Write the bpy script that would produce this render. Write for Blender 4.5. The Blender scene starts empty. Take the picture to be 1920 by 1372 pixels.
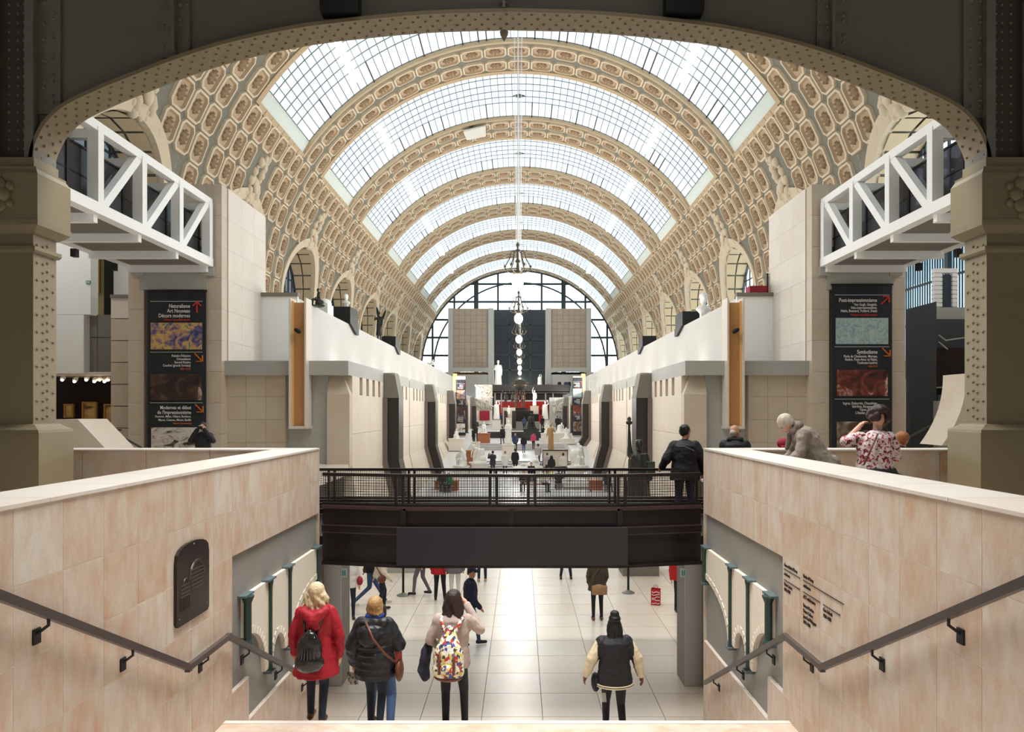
import bpy, bmesh, math, random
import numpy as np
from mathutils import Vector, Matrix, noise
random.seed(7)
S = bpy.context.scene
COL = S.collection

# ------------------------------------------------------------------ camera, world, lights, exposure
EYE = 5.1; CX = 0.14; FP = 1350.0; U0 = 976.0; V0 = 770.0      # metres / pixels of the 1920x1372 frame
cam_d = bpy.data.cameras.new('camera'); cam = bpy.data.objects.new('camera', cam_d); COL.objects.link(cam)
cam.location = (CX, 0, EYE); cam.rotation_euler = (math.pi/2, 0, 0)
cam_d.sensor_width = 36; cam_d.lens = 36*FP/1920
cam_d.shift_x = -(U0-960)/1920; cam_d.shift_y = (V0-686)/1920
cam_d.clip_end = 500; cam_d.clip_start = 0.05
S.camera = cam
w = bpy.data.worlds.new('overcast'); S.world = w; w.use_nodes = True
bg = w.node_tree.nodes['Background']; bg.inputs[0].default_value = (0.90, 0.96, 1.0, 1); bg.inputs[1].default_value = 3.0
S.view_settings.view_transform = 'Standard'; S.view_settings.look = 'None'
S.view_settings.exposure = 0.3; S.view_settings.gamma = 1.0; S.view_settings.use_curve_mapping = False

def area(name, loc, rot, sx, sy, power, col=(1, 0.98, 0.945)):
    d = bpy.data.lights.new(name, 'AREA'); d.shape = 'RECTANGLE'; d.size = sx; d.size_y = sy
    d.energy = power; d.color = col
    o = bpy.data.objects.new(name, d); COL.objects.link(o); o.location = loc; o.rotation_euler = rot
    return o
# uplights on the gallery ledges for the vault, and small washers at the foot of the upper walls
for s in (-1, 1):
    for k in range(5):
        area('ledge_uplight', (s*7.2, 38+14.5*k, 7.3), (0, math.radians(-48*s)+math.pi, 0), 0.5, 11, 900)
    for k in range(14):
        area('wall_washer', (s*8.5, 31.5+5.0*k, 7.15), (0, math.radians(24*s)+math.pi, 0), 0.4, 0.8, 7)
# added fill lights that brighten stairs, hall, aisles and the floor under the footbridge
area('bridge_fill', (0, 11.6, 14.8), (math.radians(-24), 0, 0), 9, 1.6, 1100)  # added to light the stair walls from the nave side
area('hall_fill', (0, 22, 16.0), (0, 0, 0), 9, 5, 620)  # added to lighten the hall floor and white trusses
for s in (-1, 1): area('aisle_fill', (s*18.0, 24.0, 13.2), (math.radians(55), 0, 0), 3, 1, 65)  # added in both aisles to brighten their walls
area('underbridge_fill', (0, 13.2, 2.6), (0, 0, 0), 5, 1.5, 25)  # added to lift the floor in the bridge's shadow
area('stair_fill', (0, 6.2, 13.4), (0, 0, 0), 4, 3, 350, (1, 0.99, 0.97)).data.spread = math.radians(80)  # added over the stairs to brighten the slab walls

# ------------------------------------------------------------------ helpers
def lin(c):
    return tuple(((x/255)/12.92 if x/255 <= 0.04045 else ((x/255+0.055)/1.055)**2.4) for x in c)
def Wp(u, v, Y):
    return Vector(((u-U0)*Y/FP+CX, Y, EYE+(V0-v)*Y/FP))
def ux(u, Y): return (u-U0)*Y/FP+CX
def vz(v, Y): return EYE+(V0-v)*Y/FP
def proj(p):
    return U0+FP*(p[0]-CX)/p[1], V0-FP*(p[2]-EYE)/p[1]

class MB:
    def __init__(s): s.v = []; s.f = []; s.m = []
    def add(s, vs, fs, mi=0):
        o = len(s.v); s.v.extend([tuple(p) for p in vs]); s.f.extend([tuple(i+o for i in f) for f in fs]); s.m.extend([mi]*len(fs)); return s
    def box(s, x0, x1, y0, y1, z0, z1, mi=0):
        return s.add([(x0,y0,z0),(x1,y0,z0),(x1,y1,z0),(x0,y1,z0),(x0,y0,z1),(x1,y0,z1),(x1,y1,z1),(x0,y1,z1)],
              [(0,3,2,1),(4,5,6,7),(0,1,5,4),(1,2,6,5),(2,3,7,6),(3,0,4,7)], mi)
    def bbox(s, x0, x1, y0, y1, z0, z1, b=0.01, mi=0):      # chamfered on the -y side and round the rim
        xs=(x0,x1); 
        v=[(x0,y1,z0),(x1,y1,z0),(x1,y1,z1),(x0,y1,z1),(x0,y0+b,z0),(x1,y0+b,z0),(x1,y0+b,z1),(x0,y0+b,z1),
           (x0+b,y0,z0+b),(x1-b,y0,z0+b),(x1-b,y0,z1-b),(x0+b,y0,z1-b)]
        return s.add(v,[(3,2,1,0),(0,1,5,4),(1,2,6,5),(2,3,7,6),(3,0,4,7),(4,5,9,8),(5,6,10,9),(6,7,11,10),(7,4,8,11),(8,9,10,11)],mi)
    def rb(s, u0, u1, v0, v1, Y, d=0.3, mi=0):              # box whose front face covers a pixel rect at depth Y
        return s.box(ux(u0,Y), ux(u1,Y), Y, Y+d, vz(v1,Y), vz(v0,Y), mi)
    def prism(s, poly, axis, a0, a1, mi=0):
        n = len(poly)
        def P(p, a):
            return {'x': (a,p[0],p[1]), 'y': (p[0],a,p[1]), 'z': (p[0],p[1],a)}[axis]
        vs = [P(p,a0) for p in poly]+[P(p,a1) for p in poly]
        fs = [tuple(range(n))[::-1], tuple(range(n,2*n))]+[(i,(i+1)%n,n+(i+1)%n,n+i) for i in range(n)]
        return s.add(vs, fs, mi)
    def bar(s, p0, p1, w, h, up=(0,0,1), mi=0):
        p0=Vector(p0); p1=Vector(p1); d=(p1-p0).normalized(); up=Vector(up)
        a=d.cross(up)
        if a.length<1e-4: a=d.cross(Vector((1,0,0)))
        a.normalize(); b=a.cross(d).normalized(); vs=[]
        for p in (p0,p1):
            for i,j in ((-1,-1),(1,-1),(1,1),(-1,1)): vs.append(p+a*w/2*i+b*h/2*j)
        return s.add(vs,[(0,3,2,1),(4,5,6,7),(0,1,5,4),(1,2,6,5),(2,3,7,6),(3,0,4,7)],mi)
    def tube(s, pts, r, n=8, mi=0):
        pts=[Vector(p) for p in pts]; rr=r if isinstance(r,(list,tuple)) else [r]*len(pts); rings=[]
        a=None
        for i,p in enumerate(pts):
            d=(pts[min(i+1,len(pts)-1)]-pts[max(i-1,0)]).normalized()
            if a is None:
                a=d.cross(Vector((0,0,1)))
                if a.length<1e-3: a=d.cross(Vector((1,0,0)))
            a=(a-d*a.dot(d)).normalized(); b=d.cross(a)
            rings.append([p+(a*math.cos(2*math.pi*k/n)+b*math.sin(2*math.pi*k/n))*rr[i] for k in range(n)])
        return s.loft(rings, mi)
    def loft(s, rings, mi=0, cap=True):
        n=len(rings[0]); vs=[p for r in rings for p in r]; fs=[]
        for i in range(len(rings)-1):
            for k in range(n):
                fs.append((i*n+k,i*n+(k+1)%n,(i+1)*n+(k+1)%n,(i+1)*n+k))
        if cap: fs.append(tuple(range(n))[::-1]); fs.append(tuple(range((len(rings)-1)*n,len(rings)*n)))
        return s.add(vs,fs,mi)
    def lathe(s, prof, c=(0,0,0), n=16, mi=0):
        return s.loft([[(c[0]+r*math.cos(2*math.pi*k/n),c[1]+r*math.sin(2*math.pi*k/n),c[2]+z) for k in range(n)] for r,z in prof],mi)
    def cap(s, p0, p1, r0, r1, n=10, mi=0):                 # tapered capsule
        p0=Vector(p0); p1=Vector(p1); d=p1-p0
        if d.length<1e-6: d=Vector((0,0,1e-4))
        d.normalize(); pts=[]; rr=[]
        for t in (-0.99,-0.7,-0.3): pts.append(p0+d*r0*t); rr.append(r0*math.sqrt(1-t*t))
        pts+= [p0,p1]; rr+=[r0,r1]
        for t in (0.3,0.7,0.99): pts.append(p1+d*r1*t); rr.append(r1*math.sqrt(1-t*t))
        return s.tube(pts,rr,n,mi)
    def ell(s, c, rx, ry, rz, rot=None, n=12, m=8, mi=0):
        rings=[]
        for i in range(m+1):
            t=-math.pi/2+math.pi*i/m; t=max(min(t,1.5),-1.5)
            ring=[]
            for k in range(n):
                p=Vector((rx*math.cos(t)*math.cos(2*math.pi*k/n),ry*math.cos(t)*math.sin(2*math.pi*k/n),rz*math.sin(t)))
                if rot is not None: p=rot@p
                ring.append(p+Vector(c))
            rings.append(ring)
        return s.loft(rings,mi)
    def dome(s, c, nrm, r, h, mi=0, n=6):                   # rivet head
        nrm=Vector(nrm).normalized(); a=nrm.orthogonal().normalized(); b=nrm.cross(a); c=Vector(c)
        r0=[c+(a*math.cos(2*math.pi*k/n)+b*math.sin(2*math.pi*k/n))*r for k in range(n)]
        r1=[c+nrm*h*0.75+(a*math.cos(2*math.pi*k/n)+b*math.sin(2*math.pi*k/n))*r*0.62 for k in range(n)]
        return s.add(r0+r1+[c+nrm*h],[(k,(k+1)%n,n+(k+1)%n,n+k) for k in range(n)]+[(n+k,n+(k+1)%n,2*n) for k in range(n)],mi)

WT = {}
def mesh_from(name, mb, mats, off=(0,0,0), smooth=False):
    me = bpy.data.meshes.new(name)
    vs = np.array(mb.v, dtype=float)-np.array(off)
    me.from_pydata(vs.tolist(), [], mb.f)
    for m in (mats if isinstance(mats,(list,tuple)) else [mats]): me.materials.append(m)
    if any(mb.m): me.polygons.foreach_set('material_index', mb.m)
    b = bmesh.new(); b.from_mesh(me); bmesh.ops.recalc_face_normals(b, faces=b.faces); b.to_mesh(me); b.free()
    if smooth: me.polygons.foreach_set('use_smooth',[True]*len(me.polygons))
    return me
def obj(name, mb, mats, parent=None, label=None, cat=None, group=None, kind=None, smooth=False, local=False):
    vs = np.array(mb.v, dtype=float)
    lo = vs.min(0); hi = vs.max(0)
    off = Vector(((lo[0]+hi[0])/2,(lo[1]+hi[1])/2,lo[2]))
    me = mesh_from(name, mb, mats, off, smooth)
    o = bpy.data.objects.new(name, me); COL.objects.link(o)
    wl = off
    if parent is not None:
        o.parent = parent
        if not local: off = off - WT[parent.name]
    o.location = off; WT[o.name] = wl
    return tag(o, label, cat, group, kind)
def tag(o, label=None, cat=None, group=None, kind=None):
    if label: o['label'] = label
    if cat: o['category'] = cat
    if group: o['group'] = group
    if kind: o['kind'] = kind
    return o
def thing(name, label=None, cat=None, loc=(0,0,0), rz=0, group=None, kind=None):
    o = bpy.data.objects.new(name, None); COL.objects.link(o); o.location = loc; o.rotation_euler = (0,0,rz)
    o.empty_display_size = 0.2
    WT[o.name] = Vector(loc)
    return tag(o, label, cat, group, kind)
def copy_tree(o, parent=None):
    c = o.copy(); COL.objects.link(c); c.parent = parent
    for ch in list(o.children): copy_tree(ch, c)
    return c
def inst(name, me, parent, M):
    o = bpy.data.objects.new(name, me); COL.objects.link(o); o.parent = parent
    o.matrix_local = Matrix.Translation(-WT[parent.name])@M
    return o

# ------------------------------------------------------------------ materials
MATS = {}
def mat(name, col, rough=0.6, metal=0.0, var=0.0, scale=3.0, col2=None, bump=0.0, bscale=40.0, objvar=0.0, stretch=None, spec=0.4, emit=0, ecol=None):
    m = bpy.data.materials.new(name); m.use_nodes = True; nt = m.node_tree; N = nt.nodes; L = nt.links
    b = N['Principled BSDF']; b.inputs['Roughness'].default_value = rough; b.inputs['Metallic'].default_value = metal
    b.inputs['Specular IOR Level'].default_value = spec
    c = lin(col)+(1,)
    b.inputs['Base Color'].default_value = c
    if emit:
        b.inputs['Emission Color'].default_value = (lin(ecol) if ecol else lin(col))+(1,); b.inputs['Emission Strength'].default_value = emit
    if var or objvar or bump:
        tc = N.new('ShaderNodeTexCoord'); vec = tc.outputs['Object']
        oi = N.new('ShaderNodeObjectInfo')
        ad = N.new('ShaderNodeVectorMath'); ad.operation = 'ADD'; mm = N.new('ShaderNodeVectorMath'); mm.operation = 'SCALE'
        L.new(oi.outputs['Random'], mm.inputs['Scale']); mm.inputs[0].default_value = (37, 53, 71)
        L.new(vec, ad.inputs[0]); L.new(mm.outputs[0], ad.inputs[1]); vec = ad.outputs[0]
        if stretch:
            mp = N.new('ShaderNodeMapping'); mp.inputs['Scale'].default_value = stretch; L.new(vec, mp.inputs[0]); vec = mp.outputs[0]
    if var or objvar:
        c2 = lin(col2)+(1,) if col2 else tuple(x*0.6 for x in c[:3])+(1,)
        nz = N.new('ShaderNodeTexNoise'); nz.inputs['Scale'].default_value = scale; nz.inputs['Detail'].default_value = 5; nz.inputs['Roughness'].default_value = 0.65
        L.new(vec, nz.inputs['Vector'])
        rp = N.new('ShaderNodeMapRange'); rp.inputs[1].default_value = 0.36; rp.inputs[2].default_value = 0.68; rp.inputs[3].default_value = 0; rp.inputs[4].default_value = var
        L.new(nz.outputs[0], rp.inputs[0])
        fac = rp.outputs[0]
        if objvar:
            ma = N.new('ShaderNodeMath'); ma.operation = 'MULTIPLY_ADD'; L.new(oi.outputs['Random'], ma.inputs[0]); ma.inputs[1].default_value = objvar; L.new(fac, ma.inputs[2]); fac = ma.outputs[0]
        mx = N.new('ShaderNodeMix'); mx.data_type = 'RGBA'; L.new(fac, mx.inputs[0]); mx.inputs[6].default_value = c; mx.inputs[7].default_value = c2
        L.new(mx.outputs[2], b.inputs['Base Color'])
    if bump:
        n2 = N.new('ShaderNodeTexNoise'); n2.inputs['Scale'].default_value = bscale; n2.inputs['Detail'].default_value = 3; L.new(vec, n2.inputs['Vector'])
        bp = N.new('ShaderNodeBump'); bp.inputs['Strength'].default_value = bump; bp.inputs['Distance'].default_value = 0.02
        L.new(n2.outputs[0], bp.inputs['Height']); L.new(bp.outputs[0], b.inputs['Normal'])
    MATS[name] = m
    return m
def glass(name, col, alpha=0.35, rough=0.05):               # thin pane: partly clear, partly a glossy tinted sheet
    m = bpy.data.materials.new(name); m.use_nodes = True; nt = m.node_tree; N = nt.nodes; L = nt.links
    out = N['Material Output']; N.remove(N['Principled BSDF'])
    tr = N.new('ShaderNodeBsdfTransparent'); tr.inputs[0].default_value = lin(col)+(1,)
    pb = N.new('ShaderNodeBsdfPrincipled'); pb.inputs['Base Color'].default_value = lin(col)+(1,); pb.inputs['Roughness'].default_value = rough
    mx = N.new('ShaderNodeMixShader'); mx.inputs[0].default_value = alpha
    L.new(tr.outputs[0], mx.inputs[1]); L.new(pb.outputs[0], mx.inputs[2]); L.new(mx.outputs[0], out.inputs[0])
    MATS[name] = m; return m
def frosted(name, col, tfac=0.5):                            # roof glass: part clear, part milky
    m = bpy.data.materials.new(name); m.use_nodes = True; nt = m.node_tree; N = nt.nodes; L = nt.links
    out = N['Material Output']; N.remove(N['Principled BSDF'])
    tr = N.new('ShaderNodeBsdfTransparent'); tr.inputs[0].default_value = lin(col)+(1,)
    tl = N.new('ShaderNodeBsdfTranslucent'); tl.inputs[0].default_value = lin(col)+(1,)
    mx = N.new('ShaderNodeMixShader'); mx.inputs[0].default_value = tfac
    L.new(tr.outputs[0], mx.inputs[1]); L.new(tl.outputs[0], mx.inputs[2]); L.new(mx.outputs[0], out.inputs[0])
    MATS[name] = m; return m

M_slab = mat('stone_slab', (204,196,184), 0.55, var=0.7, scale=4.0, col2=(186,152,124), objvar=0.3, bump=0.12, bscale=60, stretch=(1.0,1.5,0.7))
M_cap = mat('stone_cap', (208,202,194), 0.5, var=0.3, scale=2, col2=(206,186,166), objvar=0.2)
M_joint = mat('joint', (225,216,203), 0.8)
M_conc = mat('concrete', (142,139,132), 0.75, var=0.35, scale=2.5, col2=(122,119,112), bump=0.1, bscale=30)
M_beige = mat('beige_stone', (208,197,180), 0.6, var=0.35, scale=0.9, col2=(190,162,136), bump=0.05, bscale=20, objvar=0.15)
M_pale = mat('pale_stone', (228,220,210), 0.6, var=0.3, scale=0.8, col2=(208,192,176), objvar=0.15)
M_white = mat('white_paint', (248,248,247), 0.45)
M_grey = mat('grey_stone', (176,174,168), 0.65, var=0.2, scale=1.5, col2=(150,147,141))
M_dgrey = mat('dark_grey_stone', (128,122,114), 0.7, var=0.2, scale=1.5, col2=(104,98,92))
M_towr = mat('tower_stone', (165,150,132), 0.7, var=0.25, scale=1.2, col2=(142,128,112), objvar=0.25)
M_steel = mat('dark_brown_steel', (34,25,24), 0.35, var=0.2, scale=2, col2=(22,16,16))
M_pill = mat('dark_bronze_pillar', (48,42,40), 0.4, var=0.2, scale=2, col2=(34,30,29))
M_pillside = mat('brown_pillar_side', (120,106,98), 0.45)
M_black = mat('black', (22,22,24), 0.5)
M_charc = mat('charcoal_panel', (44,44,48), 0.5)
M_iron = mat('olive_iron', (134,122,96), 0.42, metal=0.0, var=0.25, scale=3, col2=(120,108,84), bump=0.05, bscale=25)
M_irond = mat('grey_iron', (112,112,102), 0.45, var=0.3, scale=2, col2=(94,94,86))
M_shell = mat('vault_grey_plaster', (126,124,112), 0.8, var=0.25, scale=1.5, col2=(118,112,98))
M_coff = mat('coffer_cream', (214,198,172), 0.8, var=0.2, scale=3, col2=(194,174,146), objvar=0.1)
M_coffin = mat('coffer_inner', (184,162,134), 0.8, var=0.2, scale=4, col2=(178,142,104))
M_ros = mat('rosette_ochre', (160,136,108), 0.85, var=0.3, scale=8, col2=(112,90,68))
M_cream = mat('lunette_cream', (206,186,152), 0.8, var=0.2, scale=1.0, col2=(204,174,130))
M_border = mat('rib_border', (192,170,138), 0.8, var=0.3, scale=9, col2=(146,124,98))
M_bars = mat('glazing_bar', (104,110,112), 0.5)
M_bold = mat('bold_mullion', (38,40,42), 0.5)
M_roofg = frosted('roof_glass', (168,177,182), 0.45)
M_curb = mat('curb_metal', (222,230,224), 0.6)
M_floor = mat('floor_stone', (226,216,202), 0.28, var=0.35, scale=1.2, col2=(212,190,166), objvar=0.25, spec=0.5)
M_nfloor = mat('nave_floor', (224,224,222), 0.3, var=0.2, scale=1.0, col2=(206,204,200), spec=0.5)
M_winframe = mat('window_iron', (52,60,64), 0.5)
M_clear = glass('clear_glass', (232,242,246), 0.08)
M_dark_gl = glass('dark_glass', (84,90,96), 0.55, 0.08)
M_tint = glass('tinted_glass', (120,118,122), 0.35, 0.06)
M_orange = mat('orange_grille', (196,146,92), 0.7, var=0.2, scale=30, col2=(170,120,72))
M_lamp = mat('lamp_tube', (255,252,245), 0.4, emit=9, ecol=(255,250,240))
M_globe = mat('globe_glass', (255,246,226), 0.3, emit=8, ecol=(255,244,222))
M_track = mat('track_spot_lens', (255,226,180), 0.3, emit=12, ecol=(255,222,176))
M_cham = mat('chandelier_bronze', (96,88,76), 0.4, metal=0.5)
M_handr = mat('handrail_metal', (84,76,72), 0.35, metal=0.3)
M_maroon = mat('maroon_wall', (38,24,26), 0.8)
M_red = mat('red_wall', (206,44,36), 0.7)
M_crim = mat('crimson_panel', (150,36,52), 0.7)
M_gold = mat('gilt_frame', (190,150,80), 0.4, metal=0.3, var=0.3, scale=20, col2=(130,96,44))
# ================================================================== the large structure
# ---- floors
def tile_field(parent, x0, x1, y0, y1, z, nx, ny, m, gap=0.012, th=0.03, name='tile'):
    dx=(x1-x0)/nx; dy=(y1-y0)/ny
    mb=MB(); mb.box(-dx/2+gap/2,dx/2-gap/2,-dy/2+gap/2,dy/2-gap/2,-th,0)
    me=mesh_from(name,mb,m)
    for i in range(nx):
        for j in range(ny):
            inst(name,me,parent,Matrix.Translation((x0+dx*(i+.5),y0+dy*(j+.5),z)))
M_fjoint = mat('floor_joint',(168,158,146),0.8)
fl = obj('floor', MB().box(-21,21,6.5,30,-0.3,-0.02), M_fjoint, kind='structure', label='pale polished stone floor of the lower hall under the bridge')
tile_field(fl,-6.6,6.6,10.0,30.0,0.0,13,20,M_floor)
fs_=MB().box(-21,-6.6,6.5,30,-0.02,0.0).box(6.6,21,6.5,30,-0.02,0.0); obj('paving_margin',fs_,M_floor,fl)
# nave: stepped alley between two side ramps
CEN=[(30,0.0),(52,0.72)]
RAMP=[(30,0.0),(48,0.7),(66,2.35),(80,2.8),(106,2.9),(146,2.9)]
def ramp_z(y):
    for (a,za),(b,zb) in zip(RAMP,RAMP[1:]):
        if y<=b: return za+(zb-za)*max(0,(y-a))/(b-a)
    return RAMP[-1][1]
CENP=[(30,0.0),(52,0.72)]
for i in range(4): CENP += [(52+.5*i,0.72+.155*(i+1)),(52.5+.5*i,0.72+.155*(i+1))]
CENP+=[(66,1.42)]
for i in range(4): CENP += [(66+.5*i,1.42+.14*(i+1)),(66.5+.5*i,1.42+.14*(i+1))]
CENP+=[(82,2.0),(82,2.7)]
for i in range(3): CENP += [(92+.5*i,2.7+.15*(i+1)),(92.5+.5*i,2.7+.15*(i+1))]
CENP+=[(146,3.15)]
def cen_z(y):
    z=0
    for (a,za),(b,zb) in zip(CENP,CENP[1:]):
        if a<=y<=b and b>a: return za+(zb-za)*(y-a)/(b-a)
    return CENP[-1][1]
nf=MB().prism([(30,-1)]+CENP+[(146,-1)],'x',-4.3,4.3)
naf=obj('floor_nave',nf,M_nfloor,kind='structure',label='white stone alley of the nave rising in shallow steps')
for s in (-1,1):
    a,b=(-10,-4.3) if s<0 else (4.3,10)
    obj('side_ramp',MB().prism([(30,-1)]+RAMP+[(146,-1)],'x',a,b),M_nfloor,naf)
# nosings of the steps
ns=MB()
for y0,z0,n,r in ((52,0.72,4,.155),(66,1.42,4,.14)):
    for i in range(n): obj('step_nosing',MB().box(-4.25,4.25,y0+.5*i-.02,y0+.5*i+.16,z0+r*(i+1)-.03,z0+r*(i+1)+.012),M_dgrey,naf)
obj('low_wall',MB().box(-3.6,3.6,81.7,82.0,2.0,2.72),M_pill,naf,label='dark low wall across the alley')

# ---- stairs and landing
stw=2.96
st=thing('floor_stair',kind='structure',loc=(0,7,0),label='pale stone flight of stairs with a landing')
lz=1.845
obj('landing',MB().box(-stw,stw,6.3,7.55,lz-.25,lz),M_slab,st)
for i in range(4):
    pass
obj('landing_edge',MB().box(-stw,stw,7.49,7.56,lz-.03,lz+.004),M_cap,st)
for i in range(1,12):
    z=lz-lz/11*i
    if z<0.02: break
    obj('step',MB().box(-stw,stw,7.55+.32*(i-1),7.55+.32*i+.02,max(0,z-.3),z),M_cap,st)
for i in range(0,10):
    z=lz+.155*(i+1); 
    obj('step',MB().box(-stw,stw,6.3-.31*(i+1),6.3-.31*i+.02,z-.3,z),M_cap,st)
obj('top_floor',MB().box(-stw,stw,-6,3.2,3.1,3.395),M_cap,st)
# ---- terrace slabs each side
for s in (-1,1):
    x0,x1=(-14,-3.5) if s<0 else (3.5,14)
    obj('floor_terrace_'+('left' if s<0 else 'right'),MB().box(x0,x1,-6,11.1,3.1,3.45),M_floor,kind='structure',label='stone terrace floor beside the stairs')
    x0,x1=(-22,-4.4) if s<0 else (4.4,22)
    obj('floor_walkway_'+('left' if s<0 else 'right'),MB().box(x0,x1,11.1,15.2,2.7,3.1).box(*( (-22,-6.3) if s<0 else (6.3,22)),15.2,40,2.7,3.1),M_floor,kind='structure',label='raised stone walkway beyond the terrace parapet')

# ---- stairwell walls: stone slabs on a concrete core
ZR=[EYE-.59-.489*i for i in range(11)]           # course lines
def stair_wall(s):
    side='left' if s<0 else 'right'
    core=MB(); xa,xb=(s*3.0,s*3.5); xa,xb=min(xa,xb),max(xa,xb)
    core.box(xa,xb,0,11.06,0,ZR[0]-.005)
    wl=obj('wall_stairwell_'+side,core,M_conc,kind='structure',label='stone clad parapet wall along the '+('plaque' if s<0 else 'lettered')+' side of the stairs')
    xf=s*stw; xk=s*3.002
    def slabmesh(h,wd,th=0.042):
        mb=MB(); a,b=(xf,xk); mb.add([(-s*th,-wd/2+.004,.004),(-s*th,wd/2-.004,.004),(-s*th,wd/2-.004,h-.004),(-s*th,-wd/2+.004,h-.004),
              (0,-wd/2+.001,.001),(0,wd/2-.001,.001),(0,wd/2-.001,h-.001),(0,-wd/2+.001,h-.001)],
              [(0,1,2,3),(0,4,5,1),(1,5,6,2),(2,6,7,3),(3,7,4,0),(4,7,6,5)])
        return mesh_from('slab',mb,M_slab)
    base=slabmesh(.489,.478); 
    ys=[7.74+.478*k for k in range(-14,7)]
    for y in ys:
        y1=min(y+.478,11.06); wd=y1-y
        for r in range(10):
            zt=ZR[r]; zb=ZR[r+1]
            if y>7.7:
                low=4 if y<8.2 else 5                 # courses left open to the concrete niche
                if 2<=r<=low: continue
            if zb<max(0.0,0.0)-.2: continue
            if y<7.3 and zb<1.3: continue
            me=base if abs(wd-.478)<.01 else slabmesh(.489,wd)
            inst('slab',me,wl,Matrix.Translation((s*3.0,(y+y1)/2,zb)))
    jx=sorted((s*2.9605,s*3.001)); jb=MB().box(*jx,1.0,7.74,1.0,ZR[0]-.006).box(*jx,7.74,11.06,ZR[2],ZR[0]-.006).box(*jx,7.74,8.218,0.2,ZR[5]).box(*jx,8.218,11.06,0.0,ZR[6])
    obj('joint_bed',jb,M_joint,wl)
    # end face and coping
    obj('end_slab',MB().box(min(s*2.96,s*3.5),max(s*2.96,s*3.5),11.06,11.10,0,ZR[0]-.01),M_slab,wl)
    for k in range(12):
        y0=.2+.905*k; obj('coping',MB().box(min(s*2.945,s*3.52),max(s*2.945,s*3.52),y0+.003,y0+.902,ZR[0]-.005,ZR[0]+.02),M_cap,wl)
    # ledges of the niche
    obj('niche_ledge',MB().box(min(s*2.965,s*3.0),max(s*2.965,s*3.0),7.74,8.22,ZR[5]-.02,ZR[5]+.006),M_cap,wl)
    obj('niche_ledge',MB().box(min(s*2.965,s*3.0),max(s*2.965,s*3.0),8.22,11.06,ZR[6]-.02,ZR[6]+.006),M_cap,wl)
    # cross parapet at the far end of the terrace
    x0,x1=(s*3.5,s*12)
    cp=obj('wall_crossparapet_'+side,MB().box(min(x0,x1),max(x0,x1),10.65,11.06,3.1,ZR[0]-.005),M_conc,kind='structure',label='cross parapet closing the '+('plaque' if s<0 else 'lettered')+' side terrace')
    for k in range(9):
        a=s*(3.5+.94*k); b=s*(3.5+.94*(k+1)); obj('slab',MB().bbox(min(a,b)+.003,max(a,b)-.003,10.61,10.66,3.46,ZR[0]-.008,.004),M_slab,cp)
        obj('coping',MB().box(min(a,b)+.002,max(a,b)-.002,10.59,11.1,ZR[0]-.005,ZR[0]+.02),M_cap,cp)
        obj('outer_slab',MB().box(min(a,b)+.003,max(a,b)-.003,11.06,11.1,3.1,ZR[0]-.008),M_slab,cp)
    return wl
WL=stair_wall(-1); WR=stair_wall(1)

# ---- grey piers under the bridge
for s in (-1,1):
    x0,x1=sorted((s*3.17,s*3.52)); side='left' if s<0 else 'right'
    pr=obj('wall_bridgepier_'+side,MB().box(x0,x1,13.36,13.95,0,2.7),M_conc,kind='structure',label='grey concrete pier under the footbridge')
    obj('pier_face',MB().bbox(x0+.005,x1-.005,13.33,13.37,0,2.7,.01),M_grey,pr)  # paler front sheet puts the lit look of this face into colour
    x0,x1=sorted((s*3.5,s*3.7)); obj('dark_upright',MB().box(x0,x1,12.9,13.4,0,2.7),M_pillside,pr)

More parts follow.
